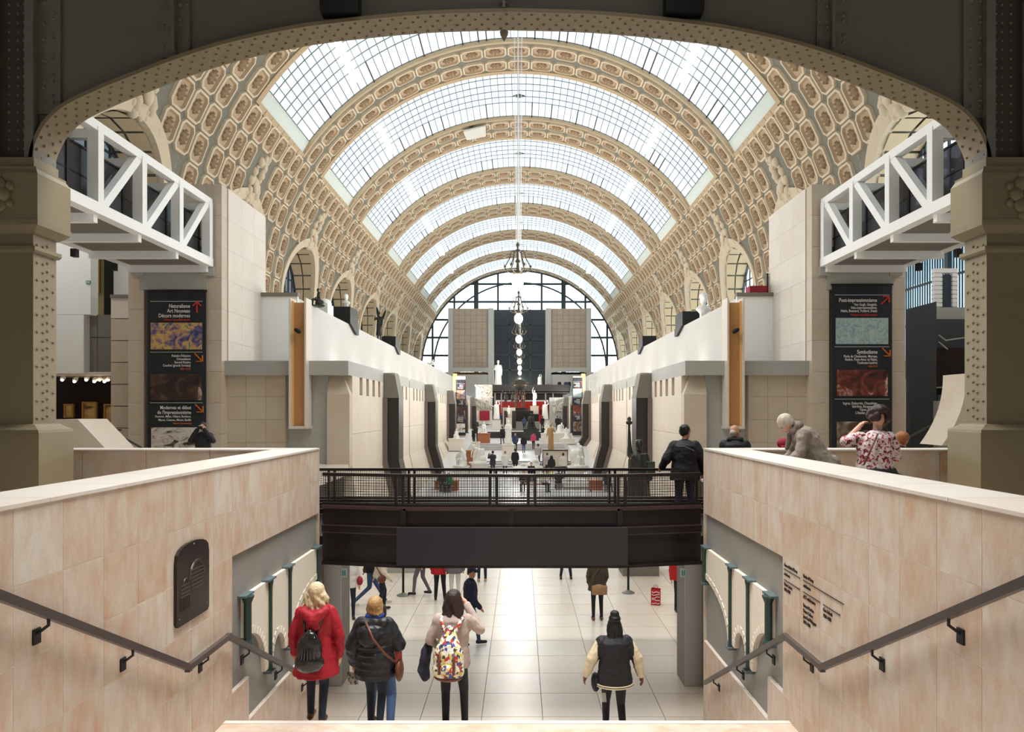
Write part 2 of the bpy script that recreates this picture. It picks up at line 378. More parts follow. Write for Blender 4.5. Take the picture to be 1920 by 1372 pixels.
# ---- nave gallery walls
M_upper=mat('upper_white_stone',(198,195,190),.65,var=.3,scale=.5,col2=(186,180,172))
M_lime=mat('limestone',(222,210,194),.6,var=.3,scale=.8,col2=(204,184,164),objvar=.15)
PILL=[34.2+14.5*k for k in range(5)]
CT=EYE+1.86; CB=EYE+1.33; SB=EYE+.62
def nave_wall(s):
    side='left' if s<0 else 'right'
    X=6.26; xi=lambda d: s*(X+d)
    wl=thing('wall_gallery_'+side,kind='structure',loc=(s*8,27,0),label='pale stone gallery wall along the nave with slotted cornice and dark pillars')
    def bx(mb,d0,d1,y0,y1,z0,z1,mi=0): 
        a,b=xi(d0),xi(d1); return mb.box(min(a,b),max(a,b),y0,y1,z0,z1,mi)
    # upper wall
    obj('upper_wall',MB().box(min(s*9.36,s*13),max(s*9.36,s*13),30.6,104,CB,EYE+4.8),M_upper,wl)
    a,b=(s*9.30,s*11.0); obj('upper_front',MB().box(min(a,b),max(a,b),30.5,30.62,CB,EYE+4.85),M_white,wl)
    obj('upper_coping',MB().box(min(s*9.28,s*11.4),max(s*9.28,s*11.4),30.42,30.75,EYE+4.85,EYE+5.0),M_dgrey,wl)
    # segments between pillars
    segs=[(27.4,PILL[0]-.6,1)]+[(PILL[k]+.7,PILL[k+1]-.6,2) for k in range(4)]+[(PILL[4]+.7,104,2)]
    for (y0,y1,parts) in segs:
        L=(y1-y0)
        pcs=[(y0,y1)] if parts==1 else [(y0,(y0+y1)/2-.12),((y0+y1)/2+.12,y1)]
        if parts==2:
            ym=(y0+y1)/2; bx(jm:=MB(),.25,.6,ym-.13,ym+.13,-.2,CT-.05); obj('recess_joint',jm,M_black,wl)
        for (a,b) in pcs:
            obj('cornice',bx(MB(),0,3.2,a,b,CB,CT),M_grey,wl)
            # back of the slots, coloured dark to stand in for their shade
            obj('slot_back',bx(MB(),.75,.9,a,b,SB-.05,CB),M_pill,wl)
            nfin=5; pitch=(b-a)/nfin
            for i in range(nfin):
                f0=a+pitch*i+(.0 if i==0 else pitch*.42); f1=a+pitch*(i+1)
                obj('fin',bx(MB(),.0,.8,f0,f1,SB,CB),M_lime,wl)
                if i: obj('slot_sill',MB().prism([(xi(.0),SB-.01),(xi(.76),SB-.01),(xi(.76),CB-.1)],'y',a+pitch*i,f0),M_dgrey,wl)  # dark sill tone adds to the coloured-in shade of the slot
            # lower wall with flared foot
            zf=EYE-2.5
            def foot(y): return min(ramp_z(y),ramp_z(y))-.3
            vs=[]; fsx=[]
            for y in (a,b):
                zt=foot(y); vs+= [(xi(0),y,SB),(xi(0),y,zf),(xi(-.55),y,zt),(xi(.9),y,zt),(xi(.9),y,SB)]
            fsx=[(0,1,6,5),(1,2,7,6),(2,3,8,7),(3,4,9,8),(4,0,5,9),(4,3,2,1,0),(5,6,7,8,9)]
            nsl=max(1,round((b-a)/2.6))
            for q in range(nsl):                           # stone panels
                ya=a+(b-a)*q/nsl+.006; yb=a+(b-a)*(q+1)/nsl-.006
                for (zt_,zb_) in ((SB,SB-1.5),(SB-1.51,zf+.005)):
                    obj('panel',bx(MB(),-.0,.4,ya,yb,zb_,zt_),M_lime,wl)
                za,zc=foot(ya),foot(yb)
                mb=MB().add([(xi(0),ya,zf),(xi(-.6),ya,za),(xi(.4),ya,za),(xi(.4),ya,zf),(xi(0),yb,zf),(xi(-.6),yb,zc),(xi(.4),yb,zc),(xi(.4),yb,zf)],
                       [(0,1,5,4),(1,2,6,5),(2,3,7,6),(3,0,4,7),(0,3,2,1),(4,5,6,7)])
                obj('foot_panel',mb,M_lime,wl)
    obj('wall_core',bx(MB(),.3,3.2,27.3,104,-.5,CB),M_dgrey,wl)
    # pillars
    for y in PILL:
        zt=EYE+.6; zf=EYE-2.3; z0=ramp_z(y)-.3
        poly=[(xi(.3),zt),(xi(-.72),zt),(xi(-.72),zf),(xi(-1.35),z0),(xi(.3),z0)]
        p=obj('pillar',MB().prism(poly,'y',y-.6,y+.7),M_pill,wl)
        q=[(xi(.3),zt-.01),(xi(-.2),zt-.01),(xi(-.2),zf),(xi(-.85),z0),(xi(.3),z0)]
        obj('pillar_reveal',MB().prism(q,'y',y-.78,y-.6),M_pillside,wl); obj('pillar_reveal',MB().prism(q,'y',y+.7,y+1.1),M_pillside,wl)
        # tapered grey block above
        mb=MB(); d0,d1=-.55,-.3
        v=[(xi(.3),y-.62,zt),(xi(-.74),y-.62,zt),(xi(-.74),y+.72,zt),(xi(.3),y+.72,zt),(xi(.3),y-.5,CT-.08),(xi(-.5),y-.5,CT-.08),(xi(-.5),y+.6,CT-.08),(xi(.3),y+.6,CT-.08)]
        mb.add(v,[(0,3,2,1),(4,5,6,7),(0,1,5,4),(1,2,6,5),(2,3,7,6),(3,0,4,7)]); obj('pillar_head',mb,M_dgrey,wl)
    # front of the gallery block
    yf=27.0
    fr=lambda d0,d1,z0,z1,yy0,yy1: (min(xi(d0),xi(d1)),max(xi(d0),xi(d1)),yy0,yy1,z0,z1)
    obj('front_cornice',MB().box(*fr(0,4.65,CB,CT,26.75,27.4)),M_grey,wl)
    obj('front_stone',MB().box(*fr(2.4,4.6,3.0,CB,27.05,27.4)),M_beige,wl)
    for k in range(3):
        for j in range(4):
            obj('front_slab',MB().bbox(*fr(2.42+.74*k,2.42+.74*k+.733,3.05+j*.86,3.05+j*.86+.853,27.0,27.06),.004),M_beige,wl)
    obj('front_recess',MB().box(*fr(.85,2.42,3.0,CB,27.15,27.4)),M_grey,wl)
    mb=MB(); v=[(xi(0),3.0),(xi(.85),3.0),(xi(.85),SB),(xi(0),SB)]
    obj('corner_block',MB().prism([(xi(0),3.0),(xi(.85),3.0),(xi(.85),SB),(xi(0),SB)],'y',26.95,27.4),M_beige,wl)
    vv=[(xi(0),26.95,SB),(xi(.85),26.95,SB),(xi(.85),27.4,SB),(xi(0),27.4,SB),(xi(.3),27.25,CB),(xi(.85),27.25,CB),(xi(.85),27.4,CB),(xi(.3),27.4,CB)]
    obj('corner_batter',MB().add(vv,[(0,3,2,1),(4,5,6,7),(0,1,5,4),(1,2,6,5),(2,3,7,6),(3,0,4,7)]),M_beige,wl)
    # vertical air duct with orange grille
    dt=thing('air_duct','tall pale duct with orange perforated grille, '+('below the seated bronze' if s<0 else 'below the large white bust'),'duct',(s*8.0,26.6,EYE-.65))
    xa,xb=s*7.72,s*8.36; xa,xb=min(xa,xb),max(xa,xb)
    obj('grille',MB().box(xa+.1,xb-.1,26.62,26.75,EYE-.55,EYE+4.0),M_orange,dt)
    obj('side_rail',MB().box(xa+.06,xa+.13,26.55,26.8,EYE-.55,EYE+4.05),mat('orange_edge'+side,(236,186,120),.5),dt); obj('side_rail',MB().box(xb-.13,xb-.06,26.55,26.8,EYE-.55,EYE+4.05),MATS['orange_edge'+side],dt)
    obj('casing',MB().box(xa,xa+.06,26.4,27.1,EYE-.6,EYE+4.15).box(xb-.06,xb,26.4,27.1,EYE-.6,EYE+4.15),M_pale,dt)
    obj('base_plate',MB().box(xa-.03,xb+.03,26.45,27.1,EYE-.66,EYE-.56),M_pale,dt)
    cmb=MB(); cmb.bar((s*8.05,26.62,EYE+2.95),(s*8.05,26.42,EYE+2.95),.05,.05); cmb.cap((s*8.1,26.4,EYE+2.97),(s*7.97,26.36,EYE+2.9),.07,.08)
    obj('spot_camera',cmb,M_black,dt)
    return wl
GL=nave_wall(-1); GR=nave_wall(1)
# outer walls under the vault
for s in (-1,1):
    a,b=s*20.3,s*21; obj('wall_'+('left' if s<0 else 'right'),(MB().box(min(a,b),max(a,b),10.2,146,0,EYE+8.4) if s<0 else MB().box(a,b,10.2,31.5,0,EYE+8.4).box(a,b,38.5,146,0,EYE+8.4).box(a,b,31.5,38.5,0,EYE+2.6)),M_beige,kind='structure',label='outer side wall of the great hall below the vault')
    a,b=s*9.4,s*20.3; obj('floor_gallery_'+('left' if s<0 else 'right'),MB().box(min(a,b),max(a,b),31,146,CB+.2,CT+.3),M_floor,kind='structure',label='upper gallery floor behind the nave wall')

# ---- great piers with banner channels
def pier(s):
    side='left' if s<0 else 'right'
    x0,x1=s*10.86,s*14.3; a,b=min(x0,x1),max(x0,x1); zt=EYE+8.34
    p=thing('wall_pier_'+side,kind='structure',loc=(s*12.6,27,3.1),label='tall stone pier carrying a dark banner')
    ch0,ch1=sorted((s*11.5,s*13.72))
    obj('pier_body',MB().box(a,b,27.0,31.0,2.7,zt),M_pale,p)
    nrow=9; h=(zt-3.1)/nrow
    for j in range(nrow):
        z0=3.1+j*h
        for (xa,xb) in ((a,ch0),(ch1,b)):
            obj('slab',MB().bbox(xa,xb,26.5,27.02,z0+.003,z0+h-.003,.006),M_beige,p)
    obj('channel_back',MB().box(ch0,ch1,26.78,27.02,3.1,EYE+5.3),M_grey,p)
    for j in range(nrow):
        z0=3.1+j*h
        if z0>EYE+5: obj('slab',MB().bbox(ch0,ch1,26.5,27.02,max(z0,EYE+5.2)+.003,z0+h-.003,.006),M_beige,p)
    obj('lintel',MB().box(ch0-.12,ch1+.12,26.42,26.6,EYE+4.45,EYE+5.25),M_grey,p)
    obj('corbel',MB().box(ch0-.4,ch0+.05,26.36,26.55,EYE+4.95,EYE+5.3).box(ch1-.05,ch1+.4,26.36,26.55,EYE+4.95,EYE+5.3),M_grey,p)
    # inner face slabs
    for j in range(nrow):
        z0=3.1+j*h
        if z0+h<EYE+1.7: continue
        for k in range(3):
            xa,xb=sorted((x0,x0-s*.03)); obj('slab',MB().box(xa,xb,27.03+1.32*k+.003,27.03+1.32*(k+1)-.003,z0+.003,z0+h-.003),M_pale,p)
    return p
PL=pier(-1); PR=pier(1)
# ---- unseen shell added round and above the camera to dim the near zone
obj('ceiling_shade',MB().box(-22,22,-9,10.0,EYE+8.5,EYE+9.0),M_dgrey,kind='structure',label='unseen dark ceiling added over the entrance bay to dim it')
obj('wall_shade',MB().box(-22,22,-9.4,-9,0,EYE+9),M_dgrey,kind='structure',label='unseen rear wall added behind the camera to dim the entrance bay')
obj('wall_fascia',MB().box(-22,22,10.0,10.3,EYE+8.5,EYE+30),M_shell,kind='structure',label='gable wall over the entrance bay')
for s in (-1,1):
    a,b=sorted((s*22,s*22.4)); obj('wall_shade_'+('left' if s<0 else 'right'),MB().box(a,b,-9.4,10.4,0,EYE+9),M_dgrey,kind='structure',label='unseen side wall added to dim the entrance bay')
# ================================================================== the vault
R=20.0; ZS=EYE+8.35; BAY=14.54; RIB0=57.65; TS=34.5
RIBS=[RIB0+BAY*k for k in range(-3,7)]               # rib centres, the last at the end wall
def VP(th,y,r=R): return Vector((r*math.cos(th),y,ZS+r*math.sin(th)))
LR=4.3; LZ=2.0                                        # lunette radius and centre height above springing
rad=math.radians
vault=thing('ceiling',kind='structure',loc=(0,60,ZS),label='coffered barrel vault with glazed bays between ribs')
def in_lun(y,th,grow=0.0):
    z=20*math.sin(th)
    for k in range(len(RIBS)-1):
        ym=RIBS[k]+BAY/2; dy=abs(y-ym)
        if dy<LR+grow and (z<LZ or (z-LZ)**2+dy*dy<(LR+grow)**2): return True
    return False
# plaster shell, one mesh per rib and per haunch
def shell(name,y0,y1,t0,t1,ny,nt,cut=False):
    mb=MB(); 
    P=[[VP(rad(t0+(t1-t0)*j/nt),y0+(y1-y0)*i/ny,R) for j in range(nt+1)] for i in range(ny+1)]
    vs=[p for row in P for p in row]; fs=[]
    for i in range(ny):
        for j in range(nt):
            if cut:
                yc=y0+(y1-y0)*(i+.5)/ny; tc=rad(t0+(t1-t0)*(j+.5)/nt); tc=tc if tc<math.pi/2 else math.pi-tc
                if in_lun(yc,tc,0.2): continue
            fs.append((i*(nt+1)+j,(i+1)*(nt+1)+j,(i+1)*(nt+1)+j+1,i*(nt+1)+j+1))
    mb.add(vs,fs); return obj(name,mb,M_shell,vault)
HW=2.65
for k,yc in enumerate(RIBS):
    if k==len(RIBS)-1: shell('rib_shell',yc-HW,yc+.2,0,180,2,120); continue
    shell('rib_shell',yc-HW,yc+HW,0,180,2,120)
    for s in (0,1):
        shell('haunch_shell',yc+HW,yc+BAY-HW,0 if s==0 else 180-TS,TS if s==0 else 180,46,40,True)
# coffers
def coffer_mesh():
    mb=MB(); a,b,c=.82,.915,.30
    def octa(i,h):
        A=a-i; B=b-i; C=max(.1,c-i*.58); return [(-A+C,-B,h),(A-C,-B,h),(A,-B+C,h),(A,B-C,h),(A-C,B,h),(-A+C,B,h),(-A,B-C,h),(-A,-B+C,h)]
    rings=[octa(0,-.01),octa(.035,.17),octa(.17,.19),octa(.25,.03)]
    for i,(p,q) in enumerate(zip(rings,rings[1:])):
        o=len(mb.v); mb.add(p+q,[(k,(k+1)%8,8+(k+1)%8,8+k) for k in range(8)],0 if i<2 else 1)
    mb.add(rings[-1],[tuple(range(8))],1)
    # rosette
    n=16; vs=[]; 
    for (rr,h0,h1) in ((.46,.02,.02),(.38,.22,.06),(.2,.1,.14)):
        for k in range(n):
            t=2*math.pi*k/n; h=h0 if k%2==0 else h1; q=1.0 if k%2==0 else .84
            vs.append((rr*q*.86*math.cos(t),rr*q*1.06*math.sin(t),h))
    vs.append((0,0,.24)); fs=[]
    for i in range(2):
        for k in range(n): fs.append((i*n+k,i*n+(k+1)%n,(i+1)*n+(k+1)%n,(i+1)*n+k))
    for k in range(n): fs.append((2*n+k,2*n+(k+1)%n,3*n))
    mb.add(vs,fs,2)
    return mb
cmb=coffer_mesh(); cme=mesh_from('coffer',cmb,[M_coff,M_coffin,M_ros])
def cof_mat(th,y):
    c,s_=math.cos(th),math.sin(th); p=VP(th,y)
    return Matrix(((0,s_,-c,p.x),(1,0,0,p.y),(0,-c,-s_,p.z),(0,0,0,1)))
def arch_v(u):                                         # lower edge of the near iron arch in the picture
    d=abs(u-958); return 300 if d>860 else 62+238*(1-math.sqrt(max(0,1-(d/868)**2)))**.9
def shown(p):
    if p.y<20: return False
    u,v=proj(p)
    if not(105<u<1815) or v<arch_v(u)+2: return False
    if 395<u<497 and v>340 or 1443<u<1545 and v>330: return False
    if (u<395 and v>240+.65*(u-170)) or (u>1545 and v>240+.65*(1770-u)): return False
    if v>558+.504*max(0,u-579) and u<976 or v>555+.5576*max(0,1360-u) and u>976: return False
    return True
cells=[]
for k,yc in enumerate(RIBS):
    cols=[]
    if k<len(RIBS)-1:
        rr=[(yc-1.12,1),(yc+1.12,1)]+[(yc+1.12+1.757*i,0) for i in range(1,7)]
    else: rr=[(yc-1.12,1)]
    for (y,isrib) in rr:
        for j in range(-16,17):
            t=90-5.355*j
            if not isrib and abs(j)<11: continue
            th=rad(t); tt=th if th<math.pi/2 else math.pi-th
            if not isrib:
                if in_lun(y,tt,1.2): continue
                ym=yc+BAY/2
                if abs(y-ym)<1.2 and abs(j) in (12,): continue
            cells.append((y,th))
vis=[(c[0],c) for c in cells if shown(VP(c[1],c[0]))]
vis.sort(key=lambda q:q[0]); near=set(c for _,c in vis[:300])
rest=MB(); V0c=np.array(cmb.v)
for c in cells:
    Mx=cof_mat(c[1],c[0])
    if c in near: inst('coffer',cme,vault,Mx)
    else:
        Mn=np.array(Mx); vv=V0c@Mn[:3,:3].T+Mn[:3,3]
        o=len(rest.v); rest.v.extend(map(tuple,vv.tolist())); rest.f.extend([tuple(i+o for i in f) for f in cmb.f]); rest.m.extend(cmb.m)
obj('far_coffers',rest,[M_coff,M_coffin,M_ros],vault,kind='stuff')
# rib borders with dentils, skylight borders
for k,yc in enumerate(RIBS[:-1]):
    for e in (-1,1):
        mb=MB(); yb0=yc+e*HW; yb1=yc+e*(HW-.42)
        n=70; rings=[]
        for j in range(n+1):
            t=rad(TS-.6+(180-2*TS+1.2)*j/n); rings.append([VP(t,yb0,R-.16),VP(t,yb1,R-.1),VP(t,yb1,R+.02),VP(t,yb0,R+.14)])
        mb.loft(rings); obj('rib_border',mb,M_border,vault)
    for s in (0,1):
        for i in range(8):
            y0=yc+HW+.05+1.155*i; t0,t1=(TS-1.25,TS) if s==0 else (180-TS,180-TS+1.25)
            r0,r1=R-.14,R+.3
            vs=[VP(rad(t),y,r) for y in (y0,y0+1.09) for t in (t0,t1) for r in (r0,r1)]
            obj('key_block',MB().add(vs,[(0,1,3,2),(4,6,7,5),(0,4,5,1),(2,3,7,6),(0,2,6,4),(1,5,7,3)]),M_border,vault)
# skylights
RG=R+.15
NT=60; NY=6; T0=TS+2.9; T1=180-T0
ROWS=[0,1.25,2.5,3.75,5.0,6.2,9.24]
pane_vis=[]
for k,yc in enumerate(RIBS[:-1]):
    ya,yb=yc+HW,yc+BAY-HW
    bars=MB()
    for i in range(NT+1):
        t=rad(T0+(T1-T0)*i/NT); bars.bar(VP(t,ya,RG),VP(t,yb,RG),.055,.09,up=VP(t,0,1)-Vector((0,0,ZS)))
    for j in range(NY+1):
        y=ya+ROWS[j]
        for i in range(NT):
            bars.bar(VP(rad(T0+(T1-T0)*i/NT),y,RG),VP(rad(T0+(T1-T0)*(i+1)/NT),y,RG),.05,.07,up=(0,1,0))
    obj('glazing_bars',bars,M_bars,vault,kind='stuff')
    # heavy bars in the long last row of glass beside the next rib
    rnd=random.Random(k)
    for i in range(1,NT):
        if i%7==0 or rnd.random()<.16:
            t=rad(T0+(T1-T0)*i/NT); obj('heavy_mullion',MB().bar(VP(t,ya+ROWS[5],RG-.06),VP(t,yb,RG-.06),.1,.1,up=VP(t,0,1)-Vector((0,0,ZS))),M_bold,vault)
    for side in (0,1):
        mb=MB(); n=44
        tb=rad(TS if side==0 else 180-TS); tt=rad(T0 if side==0 else 180-T0)
        vs=[]; 
        for i in range(n+1):
            y=ya+(yb-ya)*i/n
            for (t,r) in ((tb,R+.05),(tt,RG)):
                p=VP(t,y,r); p+=(VP(t,y,1)-VP(t,y,0))*(.13 if i%2 else 0); vs.append(p)
        mb.add(vs,[(2*i,2*i+2,2*i+3,2*i+1) for i in range(n)]); obj('curb',mb,M_curb,vault)
        # linear lamp under the glass
        if k>=2:
            ordn=['first','second','third','fourth','fifth','sixth','seventh'][8-k]
            t=rad(53 if side==0 else 127); p0=VP(t,ya+1.0,RG-.6); p1=VP(t,yb-2.6,RG-.6)
            lp=thing('linear_lamp','tube lamp in the %s roof bay from the far end, %s banner side'%(ordn,'pale blue' if side==0 else 'patchwork'),'lamp',p0,0,'tube lamps under the roof glazing')
            obj('tube',MB().bar(p0,p1,.42,.16),M_lamp,lp)
            for q in (.15,.85):
                pp=p0.lerp(p1,q); obj('hanger',MB().bar(pp,pp+(VP(t,pp.y,RG)-VP(t,pp.y,RG-.6)),.03,.03),M_bars,lp)
    for i in range(NT):
        for j in range(NY):
            t0,t1=rad(T0+(T1-T0)*i/NT),rad(T0+(T1-T0)*(i+1)/NT); y0,y1=ya+ROWS[j],ya+ROWS[j+1]
            q=[VP(t0,y0,RG+.02),VP(t1,y0,RG+.02),VP(t1,y1,RG+.02),VP(t0,y1,RG+.02)]
            c=(q[0]+q[2])/2; hid=False
            if c.y>20:
                # hidden behind the soffit of the nearer rib?
                tt=math.atan2(c.z-ZS,c.x); 
                f=(yc+HW)/c.y; pr_=Vector((CX+(c.x-CX)*f,yc+HW,EYE+(c.z-EYE)*f)); hid=math.hypot(pr_.x,pr_.z-ZS)>R
            pane_vis.append((c.y if (not hid and shown(c)) else 999+c.y,q))
pane_vis.sort(key=lambda a:a[0])
rest=MB()
for n_,(yy,q) in enumerate(pane_vis):
    if n_<300: obj('pane',MB().add(q,[(0,1,2,3)]),M_roofg,vault)
    else: rest.add(q,[(0,1,2,3)])
obj('roof_panes',rest,M_roofg,vault,kind='stuff')
# lunettes
def lcurve(n,r):                                      # (dy,dz) along the arch, from springing to springing
    pts=[(-r,-1.5),(-r,LZ*.5)]
    for i in range(n+1):
        t=math.pi-math.pi*i/n; pts.append((r*math.cos(t),LZ+r*math.sin(t)))
    return pts+[(r,LZ*.5),(r,-1.5)]
def vx(z): return math.sqrt(max(0,R*R-z*z)) if z>0 else R
for k in range(len(RIBS)-1):
    ym=RIBS[k]+BAY/2
    for s in (-1,1):
        A=lcurve(24,LR); B=lcurve(24,LR+.75)
        mb=MB(); rings=[]
        for (a,b) in zip(A,B):
            xa,xb=vx(a[1]),vx(b[1])
            rings.append([(s*(xa-.12),ym+a[0],ZS+a[1]),(s*(xb-.18),ym+b[0],ZS+b[1]),(s*(xb+.2),ym+b[0],ZS+b[1]),(s*(xa+.3),ym+a[0],ZS+a[1])])
        mb.loft(rings); obj('archivolt',mb,M_coff,vault)
        C=lcurve(10,LR); xo=21.5
        tun=MB(); n=len(C); vs=[]
        for c in C: vs+= [(s*(vx(c[1])+.1),ym+c[0]*1.01,ZS+c[1]+.05),(s*xo,ym+c[0]*1.01,ZS+c[1]+.05)]
        tun.add(vs,[(2*i,2*i+1,2*i+3,2*i+2) for i in range(n-1)]); obj('reveal_bed',tun,M_shell,vault)
        for i in range(n-1):                            # cream panels lining the reveal
            c0,c1=C[i],C[i+1]; m=.06
            def L(t,r_): 
                y=c0[0]+(c1[0]-c0[0])*t; z=c0[1]+(c1[1]-c0[1])*t; x=vx(z)+.1+(xo-vx(z)-.1)*r_; q=.985
                return (s*x,ym+y*q,ZS+LZ+(z-LZ)*q if z>LZ else ZS+z)
            for (ra,rb_) in ((.04,.47),(.53,.97)):
                q=[L(m,ra),L(1-m,ra),L(1-m,rb_),L(m,rb_)]
                obj('reveal_panel',MB().add(q,[(0,1,2,3)]),M_cream,vault)
        # window
        wn=MB(); W=lcurve(16,LR*.98); wv=[(s*xo,ym+c[0],ZS+c[1]) for c in W]
        wo=obj('lunette_glass',MB().add(wv,[tuple(range(len(wv)))]),M_clear if s>0 else M_dark_gl,vault)
        fr=MB()
        for a,b in zip(wv,wv[1:]): fr.bar(a,b,.22,.22,up=(1,0,0))
        for q in (-3,-2,-1,0,1,2,3):
            h=LZ+math.sqrt(max(0,(LR*.98)**2-(q*1.05)**2)); fr.bar((s*(xo-.02),ym+q*1.05,ZS-1.5),(s*(xo-.02),ym+q*1.05,ZS+h),.1 if q%2 else .16,.1)
        for z in (0,1.3,2.6,3.9,5.2):
            hw=LR*.98 if z<LZ else math.sqrt(max(0,(LR*.98)**2-(z-LZ)**2)); fr.bar((s*(xo-.02),ym-hw,ZS+z),(s*(xo-.02),ym+hw,ZS+z),.1,.1)
        obj('lunette_frame',fr,M_winframe,vault)
        # cartouche above the arch
        mb=MB(); rr=random.Random(5)
        for i in range(40):
            f=rr.random(); tt=rad(18.5+9.5*f); hw=.3+.75*(1-abs(f-.35)**.8)
            yy=ym+(rr.random()*2-1)*hw; p=VP(tt,yy,R+.04-.1*rr.random()); q=.14+.18*rr.random()
            p.x*=s; mb.ell(p,q,q*1.1,q*1.2,n=7,m=5)
        p=VP(rad(22),ym,R-.16); p.x*=s; mb.ell(p,.22,.42,.62,n=9,m=6)
        p=VP(rad(26.5),ym,R-.16); p.x*=s; mb.ell(p,.2,.26,.3,n=9,m=6)
        obj('cartouche',mb,M_coff,vault,smooth=True)
# ---- end wall
ye=RIBS[-1]+.3
ew=thing('wall_back',kind='structure',loc=(0,ye,0),label='glazed iron lunette closing the far end of the nave')
pts=[VP(rad(180*i/48),ye) for i in range(49)]
gl=[(R,ye,2.5)]+[tuple(p) for p in pts]+[(-R,ye,2.5)]
for i in range(-5,5):
    x0,x1=4.4*i,4.4*(i+1); xm=max(abs(x0),abs(x1))
    x0c,x1c=max(x0,-R),min(x1,R)
    for j in range(9):
        z0,z1=ZS-8+3.6*j,ZS-8+3.6*(j+1)
        def zt(x): return ZS+math.sqrt(max(0,R*R-x*x))
        q=[(x0c,z0),(x1c,z0),(x1c,min(z1,zt(x1c))),((x0c+x1c)/2,min(z1,zt((x0c+x1c)/2))),(x0c,min(z1,zt(x0c)))]
        if q[2][1]<=z0+.05 and q[4][1]<=z0+.05: continue
        q=[(a,max(b,z0)) for a,b in q]
        obj('pane',MB().add([(a,ye+.1,b) for a,b in q],[tuple(range(5))]),M_clear,ew)
for i in range(-4,5):
    x=4.4*i+2.2*0; h=math.sqrt(R*R-x*x); w_=.9 if abs(i)==2 else .38
    obj('mullion',MB().box(x-w_/2,x+w_/2,ye-.2,ye+.2,2.5,ZS+h),M_winframe,ew)
for j in range(1,8):
    z=ZS-8+3.6*j; dz=max(0,z-ZS); h=math.sqrt(max(0,R*R-dz*dz)); obj('transom',MB().box(-h,h,ye-.15,ye+.15,z-.2,z+.2),M_winframe,ew)
mb=MB()
for r_ in (R-.2,R-2.6):
    for i in range(48): mb.bar(VP(rad(180*i/48),ye-.2,r_),VP(rad(180*(i+1)/48),ye-.2,r_),.3,.4 if r_>R-1 else .22,up=(0,1,0))
obj('arch_frame',mb,M_winframe,ew)
fg=MB()
for i in range(-22,23):
    x=.88*i; 
    if abs(x)<R-1: fg.bar((x,ye,2.5),(x,ye,min(ZS+6.4,ZS+math.sqrt(R*R-x*x))),.07,.07)
obj('fine_bars',fg,M_winframe,ew,kind='stuff')
# dark glass screen between the two towers
sc=thing('wall_screen',kind='structure',loc=(0,131,0),label='tall dark glass screen between the two stone towers')
for i in range(3):
    for j in range(5):
        x0=-5.6+3.75*i; z0=vz(722,131)+(vz(580,131)-vz(722,131))*j/5; h=(vz(580,131)-vz(722,131))/5
        obj('pane',MB().box(x0+.05,x0+3.7,131,131.06,z0+.05,z0+h-.05),M_dark_gl,sc)
        obj('pane_frame',MB().box(x0-.12,x0+.12,130.9,131.1,z0,z0+h).box(x0,x0+3.75,130.9,131.1,z0-.12,z0+.12),M_winframe,sc)
obj('screen_backing',MB().box(-5.6,5.6,134,134.3,2.5,vz(590,134)),mat('slate_backing',(96,100,106),.6,var=.3,scale=.3,col2=(66,70,76)),sc)
# towers
for s in (-1,1):
    tw=thing('stone_tower','square stone tower block '+('with the tall robed statue at its foot' if s<0 else 'above the people leaning on the balcony'),'tower',(s*8.2,119,2.9))
    def tb(a,b,z0,z1,y0,y1): 
        x0,x1=sorted((s*a,s*b)); return (x0,x1,y0,y1,z0,z1)
    zt=vz(578,118); zb=vz(692,118)
    obj('shaft',MB().box(*tb(4.9,11.2,zb,zt-.05,118.3,126)),M_towr,tw)
    nx,nz=6,9
    for i in range(nx):
        for j in range(nz):
            a=5.2+.95*i; z0=zb+(zt-zb)*j/nz; obj('block',MB().bbox(*tb(a+.008,a+.942,z0+.008,z0+(zt-zb)/nz-.008,118.1,118.32),.02),M_towr,tw)
    obj('pilaster',MB().box(*tb(4.3,5.15,vz(720,118),zt,117.6,121)),M_grey,tw); obj('pilaster',MB().box(*tb(10.9,11.7,vz(720,118),zt,117.6,121)),M_grey,tw)
    mb=MB(); n=10; pr=[(s*(5.1+5.9*i/n),zb-.35-.25*(1-((i-n/2)/(n/2))**2)*-1-.25) for i in range(n+1)]
    obj('arched_band',MB().prism([(s*5.1,zb+.25),(s*11,zb+.25)]+pr[::-1],'y',117.7,118.4),M_grey,tw)
    obj('opening_glow',MB().box(*tb(5.1,11,vz(703,118),zb-.4,119.5,119.7)),mat('warm_room'+str(s),(150,110,60) if s<0 else (50,44,40),.7),tw)
    obj('base',MB().box(*tb(4.6,11.6,2.9,vz(702,118),117.9,121)),M_grey,tw)
# ================================================================== near iron arch and its columns
Ya,Yb=9.5,9.97
KA=Ya/FP; xc=0.0
prof=[(897,300),(894,280),(886,258),(870,230),(838,200),(780,171),(709,142),(630,112),(535,82),(424,57),(320,42),(160,27),(0,22)]
half=[(d*KA,EYE+(V0-v)*KA) for d,v in prof]
def smooth_curve(P,n=6):
    out=[]
    for i in range(len(P)-1):
        p0=Vector(P[max(i-1,0)]); p1=Vector(P[i]); p2=Vector(P[i+1]); p3=Vector(P[min(i+2,len(P)-1)])
        for k in range(n):
            t=k/n; out.append(.5*((2*p1)+(p2-p0)*t+(2*p0-5*p1+4*p2-p3)*t*t+(3*p1-p0-3*p2+p3)*t**3))
    out.append(Vector(P[-1])); return out
hc=smooth_curve(half)
curve=[(-p.x,p.y) for p in hc]+[(p.x,p.y) for p in hc[::-1][1:]]
arch=thing('iron_arch','riveted olive iron arch with dark spandrel plate spanning the stairs','arch',(0,9.7,EYE+3.3))
mb=MB(); rings=[]
def offs(i,d):
    a=Vector(curve[max(i-1,0)]); b=Vector(curve[min(i+1,len(curve)-1)]); t=(b-a).normalized(); n=Vector((-t.y,t.x)); return Vector(curve[i])+n*d
